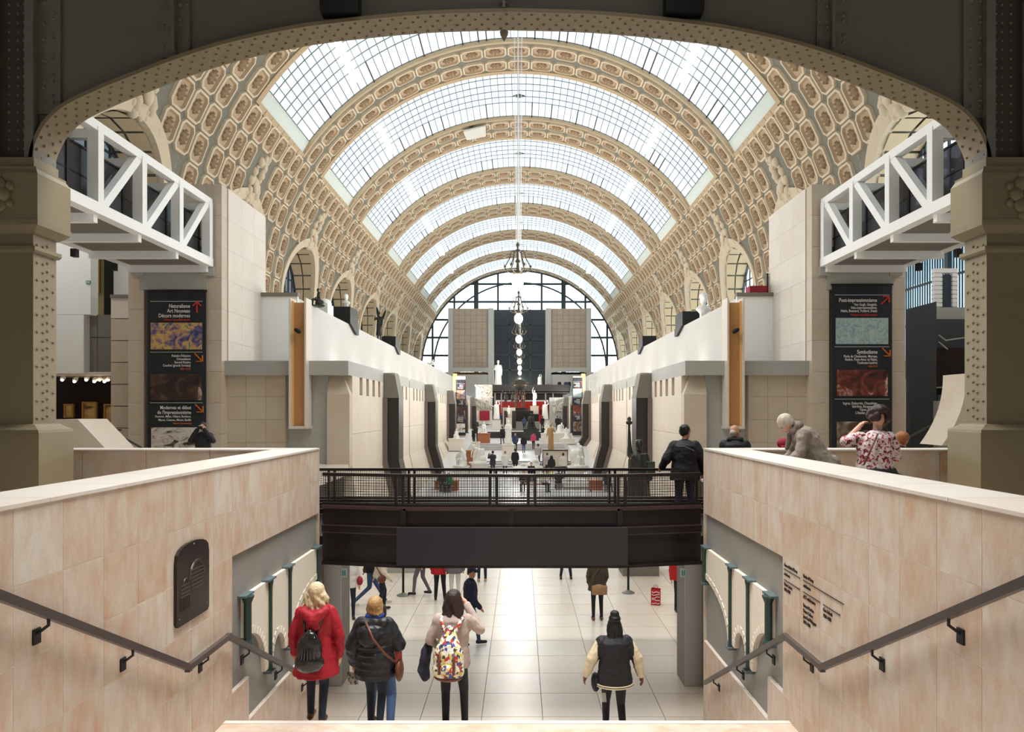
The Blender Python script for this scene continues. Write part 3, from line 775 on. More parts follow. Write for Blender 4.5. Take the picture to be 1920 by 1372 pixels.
for i in range(len(curve)):
    p=curve[i]; q=offs(i,.05); rings.append([(p[0],Ya,p[1]),(p[0],Yb,p[1]),(q.x,Yb,q.y),(q.x,Ya,q.y)])
mb.loft(rings); obj('soffit_flange',mb,M_iron,arch)
top=EYE+8.5
web=MB(); vs=[]; n=len(curve)
for (x,z) in curve: vs+= [(x,9.62,z+.02),(x,9.62,top),(x,9.86,z+.02),(x,9.86,top)]
web.add(vs,[f for i in range(n-1) for f in ((4*i,4*i+4,4*i+5,4*i+1),(4*i+2,4*i+3,4*i+7,4*i+6),(4*i+1,4*i+5,4*i+7,4*i+3))])
obj('spandrel_plate',web,M_irond,arch)
riv=MB(); acc=0; step=.105; last=Vector(curve[0])
L=0; row=0
for i in range(1,n):
    a=Vector(curve[i-1]); b=Vector(curve[i]); seg=(b-a).length; t=(b-a)/seg; nn=Vector((t.y,-t.x))
    while acc<seg:
        p=a+t*acc
        for j,yy in enumerate((.06,.17,.30,.41)):
            if (row+j)%2==0: riv.dome((p.x+nn.x*0,Ya+yy,p.y+nn.y*0),(nn.x,0,nn.y),.023,.02)
        row+=1; acc+=step*.8
    acc-=seg
obj('soffit_rivets',riv,mat('rivet_iron',(120,104,80),.5),arch,kind='stuff')
def cz(x):
    for (a,b) in zip(curve,curve[1:]):
        if a[0]<=x<=b[0]: return a[1]+(b[1]-a[1])*(x-a[0])/(b[0]-a[0]+1e-9)
    return EYE+3.3
for uc in (330,1558,945,92,1828):
    x=ux(uc,9.6); wd=.19 if uc in (330,1558) else (.16 if uc!=945 else .05)
    z0=max(cz(x-wd),cz(x+wd))+.06
    obj('stiffener_plate',MB().box(x-wd,x+wd,9.585,9.63,z0-.05,top),M_irond,arch)
    if uc in (330,1558,945): obj('stiffener_web',MB().box(x-.02,x+.02,9.5,9.6,z0,top),M_irond,arch)
    rv=MB(); k=0; z=z0+.1
    while z<EYE+5.6:
        for dx in ((-.16,-.055,.06,.16) if uc in (330,1558) else ((-.06,.06) if uc!=945 else (-.03,.03))):
            rv.dome((x+dx,9.585,z+(.06 if k%2 else 0)*(1 if dx<0 else -1)),(0,-1,0),.027,.026)
        z+=.14; k+=1
    obj('stiffener_rivets',rv,M_irond,arch,kind='stuff')
for uc,vv in ((635,10),(1285,10)):
    p=Wp(uc,vv,9.4); obj('cable_box',MB().box(p.x-.25,p.x+.25,9.4,9.62,p.z-.06,p.z+.4),M_black,arch)
p=Wp(945,60,9.7); obj('pendant',MB().lathe([(.005,-.1),(.05,-.02),(.06,.03),(.01,.06)],(p.x,9.75,p.z),8),M_iron,arch)
# columns
def column(s):
    side='left' if s<0 else 'right'
    xi=6.29
    c=thing('iron_column','olive riveted iron column on the '+('plaque' if s<0 else 'lettered')+' side of the arch','column',(s*6.9,9.7,3.45),group=None)
    def bx(mb,d0,d1,y0,y1,z0,z1): a,b=sorted((s*(xi+d0),s*(xi+d1))); return mb.box(a,b,y0,y1,z0,z1)
    obj('shaft',bx(MB(),0,1.6,Ya,Yb,EYE-.2,EYE+2.45),M_iron,c)
    obj('base_block',bx(MB(),-.16,1.8,Ya-.13,Yb+.13,3.45,EYE-.29),M_iron,c)
    def ring(prof_):
        rr=[]
        for (o,z) in prof_: 
            a,b=sorted((s*(xi-o),s*(xi+1.7+o))); rr.append([(a,Ya-o*.85,z),(b,Ya-o*.85,z),(b,Yb+o*.85,z),(a,Yb+o*.85,z)])
        return MB().loft(rr)
    obj('base_moulding',ring([(.16,EYE-.29),(.15,EYE-.25),(.08,EYE-.21),(.04,EYE-.18),(.0,EYE-.17)]),M_iron,c)
    obj('neck_ring',ring([(.0,EYE+2.08),(.03,EYE+2.09),(.05,EYE+2.12),(.05,EYE+2.17),(0,EYE+2.18)]),M_iron,c)
    obj('capital_moulding',ring([(.0,EYE+2.33),(.03,EYE+2.34),(.08,EYE+2.38),(.13,EYE+2.43),(.14,EYE+2.5)]),M_iron,c)
    obj('capital_block',bx(MB(),-.13,1.8,Ya-.11,Yb+.11,EYE+2.48,EYE+3.1),M_iron,c)
    obj('capital_top',ring([(.13,EYE+3.1),(.09,EYE+3.17),(.09,EYE+3.2),(.02,EYE+3.22),(.02,EYE+3.34)]),M_iron,c)
    # post that carries on above the capital
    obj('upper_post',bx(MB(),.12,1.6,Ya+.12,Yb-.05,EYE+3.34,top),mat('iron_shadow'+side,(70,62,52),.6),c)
    obj('upper_flange',bx(bx(MB(),.0,.12,Ya,Yb,EYE+3.34,top),.55,.62,Ya,Yb,EYE+3.34,top),M_irond,c)
    rv=MB(); z=EYE-.1; k=0
    while z<EYE+2.3:
        for j,(yy,ph) in enumerate(((.07,0),(.19,1),(.28,1),(.40,2))):
            if ph==1 or (ph==0 and k%2==0) or (ph==2 and k%2==1):
                rv.dome((s*xi,Ya+yy,z+(.03 if j==2 else 0)),(-s,0,0),.023,.022)
        z+=.115; k+=1
    obj('shaft_rivets',rv,M_iron,c,kind='stuff')
    rv=MB(); z=EYE+3.5
    while z<EYE+5.6:
        for xx in (.2,.28,.4): rv.dome((s*(xi+xx),Ya+.12,z),(0,-1,0),.02,.018)
        z+=.12
    obj('post_rivets',rv,M_irond,c,kind='stuff')
    # rosette on the capital
    rs=MB(); cx_=s*(xi+.5); czz=EYE+2.82; yy=Ya-.11
    rs.dome((cx_,yy,czz),(0,-1,0),.1,.1,n=10)
    for i in range(8):
        a=2*math.pi*i/8; rs.ell((cx_+.19*math.cos(a),yy-.01,czz+.19*math.sin(a)),.1,.05,.1,n=8,m=5)
        a+=math.pi/8; rs.ell((cx_+.29*math.cos(a),yy,czz+.29*math.sin(a)),.06,.035,.06,n=7,m=5)
    obj('rosette',rs,M_iron,c,smooth=True)
column(-1); column(1)

# ================================================================== footbridge
def bridge_y(x): return 11.15+.28*(max(0,abs(x)-1.65)/1.35 if abs(x)>1.65 else 0)
br=thing('footbridge','dark brown steel footbridge with mesh railing across the hall','bridge',(0,12.5,2.65))
xe=3.02
zt=vz(953,11.2); zb=vz(1060,11.2)
def seg_plate(x0,x1,z0,z1,off,th):
    mb=MB(); ya,yb=bridge_y(x0)+off,bridge_y(x1)+off
    mb.add([(x0,ya,z0),(x1,yb,z0),(x1,yb+th,z0),(x0,ya+th,z0),(x0,ya,z1),(x1,yb,z1),(x1,yb+th,z1),(x0,ya+th,z1)],
           [(0,3,2,1),(4,5,6,7),(0,1,5,4),(1,2,6,5),(2,3,7,6),(3,0,4,7)]); return mb
xs=[-xe,-1.68,1.68,xe]
for a,b in zip(xs,xs[1:]):
    obj('girder_web',seg_plate(a,b,zb,zt,.06,.08),M_steel,br)
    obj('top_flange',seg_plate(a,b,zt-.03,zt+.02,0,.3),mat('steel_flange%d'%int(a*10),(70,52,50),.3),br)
    obj('bottom_flange',seg_plate(a,b,zb-.03,zb+.02,-.01,.3),M_steel,br)
    if abs(a+b)>1:
        zm=vz(995,11.2); obj('mid_rail',seg_plate(a,b,zm-.055,zm+.055,.0,.08),M_steel,br); 
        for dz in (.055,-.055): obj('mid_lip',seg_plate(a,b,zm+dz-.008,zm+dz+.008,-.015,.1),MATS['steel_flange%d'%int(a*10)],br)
for x in (-1.68,0,1.68): obj('web_stiffener',MB().box(x-.04,x+.04,bridge_y(x)+.0,bridge_y(x)+.1,zb,zt),M_steel,br)
obj('sign_panel',MB().box(ux(745,11.1),ux(1176,11.1),11.02,11.12,vz(1058,11.1),vz(988,11.1)),M_charc,br,label='blank charcoal sign panel')
obj('deck',MB().box(-xe-1.5,xe+1.5,11.5,15.1,2.95,3.1),M_steel,br)
obj('far_girder',MB().box(-xe-3,xe+3,15.05,15.15,2.5,3.3),M_steel,br)
def railing(yf,z0,z1,name,x0,x1,posts,slats):
    r=thing(name) if False else None
    top_=z1
    pts=[x0]+[x for x in (-1.68,1.68) if x0<x<x1]+[x1]
    mb=MB()
    for a,b in zip(pts,pts[1:]): mb.bar((a,yf(a),top_),(b,yf(b),top_),.07,.05)
    obj('handrail',mb,M_steel,br)
    mb=MB()
    for a,b in zip(pts,pts[1:]): mb.bar((a,yf(a),z0+.02),(b,yf(b),z0+.02),.05,.04)
    obj('bottom_rail',mb,M_steel,br)
    for x in posts:
        for d in (-.055,.055): obj('post',MB().box(x+d-.02,x+d+.02,yf(x)-.03,yf(x)+.03,z0-.05,top_),M_steel,br)
    me=MB(); n=int((x1-x0)/.042)
    for i in range(n+1):
        x=x0+(x1-x0)*i/n; me.bar((x,yf(x),z0),(x,yf(x),top_),.006,.006)
    nz=int((top_-z0)/.042)
    for j in range(1,nz):
        z=z0+(top_-z0)*j/nz
        for a,b in zip(pts,pts[1:]): me.bar((a,yf(a),z),(b,yf(b),z),.006,.006)
    obj('wire_mesh',me,M_steel,br,kind='stuff')
railing(lambda x:bridge_y(x)+.1,zt+.02,vz(892,11.2),'front_railing',-xe,xe,[ux(750,11.3),ux(925,11.2),ux(997,11.2),ux(1165,11.3)],0)
railing(lambda x:13.9,3.15,vz(880,13.9),'rear_railing',-4.3,4.3,[ux(u,13.9) for u in (622,772,925,997,1148,1300)],0)
for j in range(5): obj('louvre_slat',MB().box(-4.3,4.3,13.85,13.95,3.12+.06*j,3.15+.06*j),M_steel,br)

# ================================================================== white truss bridges with glazing
def truss(s):
    X=11.28
    t=thing('glazed_footbridge','white steel truss bridge with tinted glazing above the '+('patchwork print banner' if s<0 else 'pale blue print banner'),'bridge',(s*12.6,21,EYE+5.3))
    x=s*X; zt_=EYE+7.62; zb_=EYE+5.42; y0,y1=14.6,26.4
    ys=[26.25,23.95,21.6,19.35,17.1,14.8]
    def bars(x): 
        obj('top_chord',MB().bar((x,y0,zt_),(x,y1,zt_),.26,.26),M_white,t); obj('bottom_chord',MB().bar((x,y0,zb_),(x,y1,zb_),.32,.3),M_white,t)
        for y in ys: obj('upright',MB().bar((x,y,zb_),(x,y,zt_-.02),.3,.26,up=(0,1,0)),M_white,t)
        for a,b in zip(ys[:4],ys[1:4]): obj('diagonal',MB().bar((x,b+.1,zb_),(x,a-.1,zt_),.24,.22,up=(1,0,0)),M_white,t)
    bars(x); bars(s*(X+2.9))
    for y in ys:
        a,b=sorted((x,s*(X+2.9))); obj('cross_beam',MB().box(a,b,y-.1,y+.1,zt_-.32,zt_-.08),M_white,t); 
        obj('floor_beam',MB().box(a,b,y-.09,y+.09,zb_-.36,zb_-.12),M_white,t)
    a,b=sorted((x,s*(X+2.9)))
    for yA,yB in zip(ys[1:],ys): obj('soffit_panel',MB().box(a+.12,b-.12,yA+.1,yB-.1,zb_-.12,zb_-.08),M_dgrey,t)
    # glazing set inside the truss
    for xg,m in ((s*(X+.32),M_tint),(s*(X+2.6),M_tint)):
        for i in range(9):
            ya=14.7+1.3*i; obj('pane',MB().box(xg-.012,xg+.012,ya+.05,ya+1.25,zb_+.1,zb_+1.6),m,t)
            obj('post',MB().box(xg-.05,xg+.05,ya-.05,ya+.05,zb_,zb_+1.65),M_black,t)
        obj('glazing_rail',MB().box(xg-.04,xg+.04,14.7,26.4,zb_+1.6,zb_+1.66).box(xg-.03,xg+.03,14.7,26.4,zb_+.85,zb_+.89),M_black,t)
    for y in (18.4,20.6,22.8,25.0): obj('spotlight',MB().box(s*(X+2.7)-.08,s*(X+2.7)+.08,y-.1,y+.1,zb_-.55,zb_-.3),M_black,t)
truss(-1); truss(1)
# ================================================================== fittings of the stairwell
TMP=bpy.data.scenes.new('workbench')
def evmesh(o):
    TMP.collection.objects.link(o)
    with bpy.context.temp_override(scene=TMP,view_layer=TMP.view_layers[0]): dg=bpy.context.evaluated_depsgraph_get()
    dg.update()
    return bpy.data.meshes.new_from_object(o.evaluated_get(dg))
def TXM(origin, xdir, ydir):
    x=Vector(xdir).normalized(); y=Vector(ydir).normalized(); z=x.cross(y)
    return Matrix(((x.x,y.x,z.x,origin[0]),(x.y,y.y,z.y,origin[1]),(x.z,y.z,z.z,origin[2]),(0,0,0,1)))
def text(body, size, origin, xdir, ydir, m, parent, align='LEFT', bold=0.012, name='lettering', sx=1.0):
    cu=bpy.data.curves.new('t','FONT'); cu.body=body; cu.size=size; cu.align_x=align; cu.extrude=0.002; cu.offset=bold*size; cu.resolution_u=2
    o=bpy.data.objects.new('t',cu)
    me=evmesh(o); bpy.data.objects.remove(o); bpy.data.curves.remove(cu)
    me.transform(Matrix.Scale(sx,4,(1,0,0)))
    me.materials.clear(); me.materials.append(m); me.name=name
    return inst(name,me,parent,TXM(origin,xdir,ydir))
for s in (-1,1):
    h=thing('handrail','brown metal handrail on brackets on the '+('plaque' if s<0 else 'lettered')+' wall','handrail',(s*2.9,6,EYE-2.4))
    x=s*2.875
    path=[(x,.8,EYE+.72),(x,6.54,EYE-2.33),(x,7.44,EYE-2.33),(x,10.7,EYE-4.04)]
    for a,b in zip(path,path[1:]): obj('rail',MB().bar(a,b,.045,.055),M_handr,h)
    for a in path[1:3]: obj('rail_joint',MB().box(a[0]-.023,a[0]+.023,a[1]-.03,a[1]+.03,a[2]-.035,a[2]+.03),M_handr,h)
    def rz_(y):
        for a,b in zip(path,path[1:]):
            if a[1]<=y<=b[1]: return a[2]+(b[2]-a[2])*(y-a[1])/(b[1]-a[1])
    for y in (2.2,3.4,4.6,5.6,6.95,8.0,9.1,10.2):
        z=rz_(y); mb=MB(); mb.tube([(x,y,z-.02),(x,y,z-.07),(s*2.955,y,z-.13)],.011,6); b_=obj('bracket',mb,M_black,h)
        obj('bracket_plate',MB().box(min(s*2.945,s*2.962),max(s*2.945,s*2.962),y-.035,y+.035,z-.19,z-.09),M_black,b_)
# bronze plaque
M_bronze=mat('plaque_bronze',(56,48,46),.35,metal=.4,var=.3,scale=6,col2=(40,34,33)); M_brpale=mat('plaque_pale_bronze',(96,80,66),.35,metal=.5)  # second bronze is paler, for the raised relief lines
pq=thing('bronze_plaque','dark bronze plaque with a relief of an arched station hall','plaque',(-2.95,6.77,EYE-1.95))
def arched(y0,y1,z0,z1,r):
    P=[(y0+.03,z0),(y1-.03,z0),(y1,z0+.03),(y1,z1-.16)]
    n=10
    for i in range(n+1):
        t=math.pi*i/n; ym=(y0+y1)/2; P.append((ym+(y1-y0)/2*math.cos(t),z1-.16+.16*math.sin(t)**.6))
    return P+[(y0,z1-.16),(y0,z0+.03)]
obj('plate',MB().prism(arched(6.43,7.10,EYE-1.95,EYE-1.22,.1),'x',-2.965,-2.93),M_bronze,pq)
def arcpts(cy,cz,r,n=14,t0=0,t1=math.pi,ry=1.0): return [(-2.928,cy+r*math.cos(t0+(t1-t0)*i/n),cz+ry*r*math.sin(t0+(t1-t0)*i/n)) for i in range(n+1)]
zq=EYE-1.62
obj('rim_line',MB().tube([(-2.928,7.06,EYE-1.42)]+arcpts(6.765,EYE-1.42,.295,14,0,math.pi,.42)+[(-2.928,6.47,EYE-1.42)],.006,5),M_brpale,pq)
for r in (.16,.145): obj('arch_line',MB().tube(arcpts(6.83,zq+.05,r),.006,5),M_brpale,pq)
obj('dome_line',MB().tube(arcpts(6.6,zq+.04,.045),.005,5),M_brpale,pq)
for j in range(6): obj('facade_line',MB().bar((-2.928,6.69+.004*j,zq+.13-.035*j),(-2.928,6.97-.004*j,zq+.13-.035*j),.008,.008),M_brpale,pq)
for j in range(4): obj('wing_line',MB().bar((-2.928,6.5,zq+.03-.035*j),(-2.928,6.68,zq+.03-.035*j),.007,.008),M_brpale,pq)
for j in range(7): obj('pilaster_line',MB().bar((-2.928,6.5+.03*j,zq-.2),(-2.928,6.5+.03*j,zq-.08),.006,.006),M_brpale,pq)
for (y,z) in ((6.48,EYE-1.88),(7.05,EYE-1.88),(6.77,EYE-1.25)): obj('bolt',MB().dome((-2.93,y,z),(1,0,0),.012,.008),M_brpale,pq)
# lettering on the right hand wall
M_ink=mat('letter_ink',(40,30,26),.6)
lt=thing('wall_inscription','brown painted inscription naming the architects on the stone wall','inscription',(2.955,7.0,EYE-2.2))
def wt(body,y,z,size=.05): text(body,size,(2.955,y,EYE+z),(0,-1,0),(0,0,1),M_ink,lt,sx=.82)
def wl_(y0,y1,z): obj('rule_line',MB().box(2.951,2.957,y1,y0,EYE+z-.003,EYE+z+.003),M_ink,lt)
wt("Gare et hôtel d'Orsay",7.69,-1.655); wl_(7.69,7.25,-1.685); wt("architecte",7.69,-1.75); wl_(7.69,7.25,-1.80); wt("Victor Laloux",7.69,-1.86); wt("1898-1900",7.69,-1.915)
wt("Musée d'Orsay",7.17,-1.655); wl_(7.17,6.27,-1.685); wt("architectes",7.17,-1.75); wl_(7.17,6.76,-1.80); wt("ACT architecture",7.17,-1.86)
for i,t in enumerate(("Renaud Bardon","Pierre Colboc","Jean-Paul Philippon","1979-1986")): wt(t,7.17,-1.945-.055*i)
wl_(6.70,6.34,-1.80); wt("Gae Aulenti",6.70,-1.86); wt("1980-1986",6.70,-1.915)
# architectural models in the niches
M_plaster=mat('plaster_model',(222,212,196),.8,var=.2,scale=4,col2=(202,190,172)); M_green=mat('green_cast_iron',(44,66,60),.5); M_zinc=mat('zinc_cap',(84,100,102),.5)
for s in (-1,1):
    rm=thing('facade_model','plaster arcade model with green iron columns in the niche of the '+('plaque' if s<0 else 'lettered')+' wall','model',(s*2.97,9.5,EYE-3.2))
    zt_=EYE-2.08; xo,xi_=s*3.0,s*2.95
    P=[(8.08,EYE-2.5)]
    def arc(cy,cz,ry,rz,a0,a1,n=10): return [(cy+ry*math.cos(a0+(a1-a0)*i/n),cz+rz*math.sin(a0+(a1-a0)*i/n)) for i in range(n+1)]
    A1=arc(8.18,EYE-3.05,.52,.5,math.pi/2,0); A2=arc(9.2,EYE-3.1,.22,.26,math.pi,0); A3=arc(10.95,EYE-3.1,1.2,.55,math.pi,math.pi/2)
    poly=[(8.08,EYE-2.55)]+A1+[(8.72,EYE-3.16),(8.94,EYE-3.16)]+A2+[(9.46,EYE-3.12),(9.72,EYE-3.12)]+A3+[(10.97,zt_),(8.08,zt_)]
    a,b=sorted((xo,xi_)); obj('facade_sheet',MB().prism(poly,'x',a,b),M_plaster,rm)
    for A,cc in ((A1,(8.18,EYE-3.05)),(A2,(9.2,EYE-3.1)),(A3,(10.95,EYE-3.1))):
        for p,q in zip(A,A[1:]):
            nn=Vector(((p[0]+q[0])/2-cc[0],(p[1]+q[1])/2-cc[1])).normalized()*.045
            m=.06; obj('voussoir',MB().bar((s*2.947,p[0]+(q[0]-p[0])*m+nn.x,p[1]+(q[1]-p[1])*m+nn.y),(s*2.947,q[0]-(q[0]-p[0])*m+nn.x,q[1]-(q[1]-p[1])*m+nn.y),.014,.085,up=(0,nn.x,nn.y)),M_plaster,rm)
    for (y,zb_,r) in ((8.1,EYE-2.62,.045),(8.85,EYE-3.18,.022),(9.6,EYE-3.14,.022),(10.93,EYE-2.6,.028)):
        obj('iron_column',MB().lathe([(r*1.5,0),(r,.05),(r,zt_-zb_-.08),(r*1.7,zt_-zb_)],(s*2.93,y,zb_),8),M_green,rm)
        obj('column_cap',MB().box(min(s*2.905,s*3.0),max(s*2.905,s*3.0),y-.12,y+.14,zt_,zt_+.022),M_zinc,rm)
        obj('column_foot',MB().box(min(s*2.89,s*3.0),max(s*2.89,s*3.0),y-.07,y+.07,zb_-.03,zb_),M_zinc,rm)

# ================================================================== banners
def ramp_mat(name, stops, scale=2.5, kind='NOISE', dist=1.0, detail=4, stretch=(1,1,1), rough=.6):
    m=bpy.data.materials.new(name); m.use_nodes=True; nt=m.node_tree; N=nt.nodes; L=nt.links
    tc=N.new('ShaderNodeTexCoord'); mp=N.new('ShaderNodeMapping'); mp.inputs['Scale'].default_value=stretch; L.new(tc.outputs['Object'],mp.inputs[0])
    nz=N.new('ShaderNodeTexNoise'); nz.inputs['Scale'].default_value=scale; nz.inputs['Detail'].default_value=detail; nz.inputs['Distortion'].default_value=dist; L.new(mp.outputs[0],nz.inputs['Vector'])
    cr=N.new('ShaderNodeValToRGB'); L.new(nz.outputs[0],cr.inputs[0]); els=cr.color_ramp.elements
    while len(els)<len(stops): els.new(.5)
    for e,(p,c) in zip(els,stops): e.position=p; e.color=lin(c)+(1,)
    b=N['Principled BSDF']; L.new(cr.outputs[0],b.inputs['Base Color']); b.inputs['Roughness'].default_value=rough
    return m
PR={ 'L1':ramp_mat('print_mosaic',[(.28,(40,46,96)),(.4,(84,84,134)),(.47,(150,120,120)),(.53,(200,150,92)),(.6,(206,180,110)),(.7,(96,124,96))],3.2,dist=1.2),
 'L2':ramp_mat('print_dim_room',[(.3,(30,20,20)),(.5,(58,40,34)),(.62,(96,68,50)),(.75,(200,180,160))],1.8,dist=1.0),
 'L3':ramp_mat('print_linen',[(.35,(60,40,34)),(.45,(200,190,180)),(.6,(226,220,210)),(.7,(150,120,100))],1.6,dist=1.4,stretch=(1,1,1.8)),
 'R1':ramp_mat('print_pale_blue',[(.3,(120,150,156)),(.5,(164,188,190)),(.62,(186,200,196)),(.75,(150,110,70))],3.2,dist=3.0),
 'R2':ramp_mat('print_ember',[(.3,(40,18,18)),(.45,(96,40,32)),(.58,(140,70,50)),(.68,(214,190,170))],1.7,dist=1.6),
 'R3':ramp_mat('print_raft_brown',[(.35,(50,36,26)),(.5,(110,80,50)),(.6,(150,140,130)),(.72,(196,200,204))],1.7,dist=1.2)}
M_ban=mat('banner_cloth',(38,42,48),.75,var=.2,scale=1.5,col2=(30,34,40)); M_wtx=mat('banner_white',(226,224,220),.7); M_rtx=mat('banner_red',(214,64,52),.7); M_otx=mat('banner_orange',(206,112,40),.7); M_rule=mat('banner_rule',(150,150,150),.7)
def banner(s):
    Y=26.36
    lab='dark hanging banner with '+('a patchwork coloured print and an upright red arrow' if s<0 else 'a pale blue print and a red slanting arrow')
    ua,ub=(277,386) if s<0 else (1560,1673)
    xa,xb=ux(ua,Y),ux(ub,Y); zt_=vz(545 if s<0 else 533,Y); zb_=EYE-1.95
    b=thing('banner',lab,'banner',((xa+xb)/2,Y,zb_))
    cl=MB(); n=12; rings=[]
    for i in range(n+1):
        x=xa+(xb-xa)*i/n; y=Y+.012*math.sin(i*1.7); rings.append([(x,y,zb_),(x,y,zt_),(x,y+.02,zt_),(x,y+.02,zb_)])
    obj('cloth',cl.loft(rings),M_ban,b,smooth=False)
    obj('top_batten',MB().box(xa-.03,xb+.03,Y-.02,Y+.05,zt_-.03,zt_+.02),M_black,b)
    yf=Y-.022
    def T(body,u,v,px,m=M_wtx,bold=.014): text(body,px*Y/FP*1.12,(ux(u,Y),yf,vz(v,Y)),(1,0,0),(0,0,1),m,b,'RIGHT',bold,sx=.80)
    def pic(k,u0,u1,v0,v1): obj('print',MB().box(ux(u0,Y),ux(u1,Y),yf,Y+.01,vz(v1,Y),vz(v0,Y)),PR[k],b)
    def rule(v,u0=ua+5,u1=ub-6): obj('rule_line',MB().box(ux(u0,Y),ux(u1,Y),yf,Y,vz(v+.8,Y),vz(v-.8,Y)),M_rule,b)
    def arrow(u,v,ang,m):
        c=Wp(u,v,Y); d=Vector((math.cos(ang),0,math.sin(ang))); mb=MB(); L=.2
        t=c+d*L; f=c-d*L; t.y=f.y=yf; mb.bar(f,t,.035,.05,up=(0,1,0))
        for da in (2.36,-2.36):
            e=t+Vector((math.cos(ang+da),0,math.sin(ang+da)))*.22; mb.bar(t,e,.035,.05,up=(0,1,0))
        obj('arrow',mb,m,b)
    if s<0:
        rule(565); T("Naturalisme",357,577,9); T("Art Nouveau",357,586,9); T("Décors modernes",357,595,9); T("Niveau 2 et pavillon amont",357,601,5,M_rtx); arrow(370,576,math.pi/2,M_rtx)
        pic('L1',283,379,605,655); rule(660)
        T("Peindre l'Histoire",358,669,5.6); T("Orientalisme",358,675,5.6); T("Second Empire",358,681,5.6); T("Courbet (grands formats)",358,687,5.6); T("Salles 13-22",358,693,4.6,M_otx); arrow(373,670,-math.pi/4,M_otx)
        pic('L2',283,379,701,750); rule(755)
        T("Modernes et début",359,767,8.4); T("de l'Impressionnisme",359,776,8.4); T("Daumier, Millet, Hébert, Barbizon,",359,782.5,5.4); T("Manet, Cézanne, Monet, Bazille",359,789,5.4); T("Galerie Luxembourg",359,795,4.6,M_otx); arrow(374,765,-math.pi/4,M_otx)
        pic('L3',284,379,801,853)
    else:
        rule(553); T("Post-impressionnisme",1644,566,9); T("Van Gogh, Gauguin,",1644,573,6); T("Néo-impressionnisme,",1644,579,6); T("Nabis, Bonnard, Vuillard, Denis",1644,585,6); T("Niveau 2 et pavillon amont",1644,592,5,M_rtx); arrow(1659,563,math.pi/4,M_rtx)
        pic('R1',1567,1665,596,645); rule(650)
        T("Symbolisme",1645,663,9); T("Puvis de Chavannes, Moreau,",1645,670,6); T("Redon, Pont-Aven et Nabis,",1645,676,6); T("Toulouse-Lautrec",1645,682,6); T("Salles 8-10",1645,688,4.6,M_otx); arrow(1661,660,-math.pi/4,M_otx)
        pic('R2',1569,1664,693,742); rule(748)
        T("Ingres, Delacroix, Chassériau,",1645,758,6); T("Gérôme, Bouguereau,",1645,764,6); T("Tissot, Moreau,",1645,770,6); T("L'Atelier, Salles 1-3",1645,776,6)
        pic('R3',1569,1664,790,846)
    return b
BL=banner(-1); BR=banner(1)
for s,B in ((-1,BL),(1,BR)):
    c=copy_tree(B); c['label']='narrow dark banner far down the nave on the '+('patchwork banner' if s<0 else 'pale blue banner')+' side'
    c.location=(s*5.75,71,vz(816,71)); c.scale=(.45,1,.86)
    o=obj('trim_1' if s<0 else 'trim_2',MB().box(s*5.75-.42,s*5.75+.42,71.1,71.5,vz(816,71)-.6,vz(705,71)),M_beige,kind='structure')
    o['label']='stone upright behind the narrow far banner'
    obj('orange_strip',MB().box(s*5.75+s*.6-.2,s*5.75+s*.6+.2,71.2,71.5,vz(740,71),vz(700,71)),M_orange,o)

# ================================================================== aisle on the left, behind the column
M_ochre=mat('ochre_wall',(190,176,120),.7)
ls=thing('wall_aisle_left',kind='structure',loc=(-17,33,3),label='stacked white and grey stone walls of the side aisle behind the column')
obj('upper_wall',MB().rb(70,170,430,589.5,28.2,.5),M_white,ls); obj('lower_wall',MB().rb(70,157,590,700,28.2,.6),M_white,ls)
obj('ochre_wall',MB().rb(165,216,440,592,30.6,.3),M_ochre,ls); obj('doorway',MB().rb(195,216,440,592,30.4,.15),M_black,ls)
obj('white_panel',MB().rb(213,246,440,556,30.1,.3),M_white,ls); 
for (a,b,c,d) in ((155,182,590,632),(183,210,590,632),(155,182,633,698),(183,210,633,698)): obj('block',MB().rb(a,b,c,d,28.6,.4),M_dgrey,ls)
for j in range(7): obj('pilaster_block',MB().rb(208,243,557+41*j,596.5+41*j,27.6,.5),M_pale if j==0 else M_beige,ls)
obj('pilaster_cap',MB().rb(206,245,552,558,27.5,.7),M_dgrey,ls)
obj('ceiling_edge',MB().rb(70,210,697,703,28.4,2.2),M_pale,ls)
obj('room_wall',MB().rb(75,262,690,900,30.5,.3),M_maroon,ls)
sl=MB().prism([(ux(95,17),vz(786,17)),(ux(146,17),vz(786,17)),(ux(200,17),vz(843,17)),(ux(202,17),3.1),(ux(95,17),3.1)],'y',17,18.2)
obj('sloped_parapet',sl,M_beige,ls)
def painting(name,lab,u0,u1,v0,v1,Y,pm,w=3,group=None):
    p=thing(name,lab,'painting',Wp((u0+u1)/2,v1,Y))
    fr=MB().rb(u0,u1,v0,v0+w,Y,.12).rb(u0,u1,v1-w,v1,Y,.12).rb(u0,u0+w,v0+w,v1-w,Y,.12).rb(u1-w,u1,v0+w,v1-w,Y,.12)
    obj('frame',fr,M_gold,p); obj('canvas',MB().rb(u0+w,u1-w,v0+w,v1-w,Y+.05,.05),pm,p); return p
pm1=ramp_mat('canvas_dusk',[(.3,(90,64,40)),(.5,(214,176,116)),(.7,(240,214,160))],1.2,stretch=(.6,1,2)); pm2=ramp_mat('canvas_dark',[(.3,(24,20,16)),(.6,(60,46,30)),(.75,(90,70,40))],1.5)
painting('painting','small gilt framed bright painting on the maroon wall',119,137,757,783,30.3,pm1)
painting('painting','largest gilt framed dusk landscape on the maroon wall',153,181,753,793,30.3,pm1)
painting('painting','gilt framed painting partly behind the pale pilaster',194,214,757,790,30.3,pm1)
painting('painting','tall dark painting in gilt frame on the ochre wall',168,186,474,549,30.45,pm2,2)
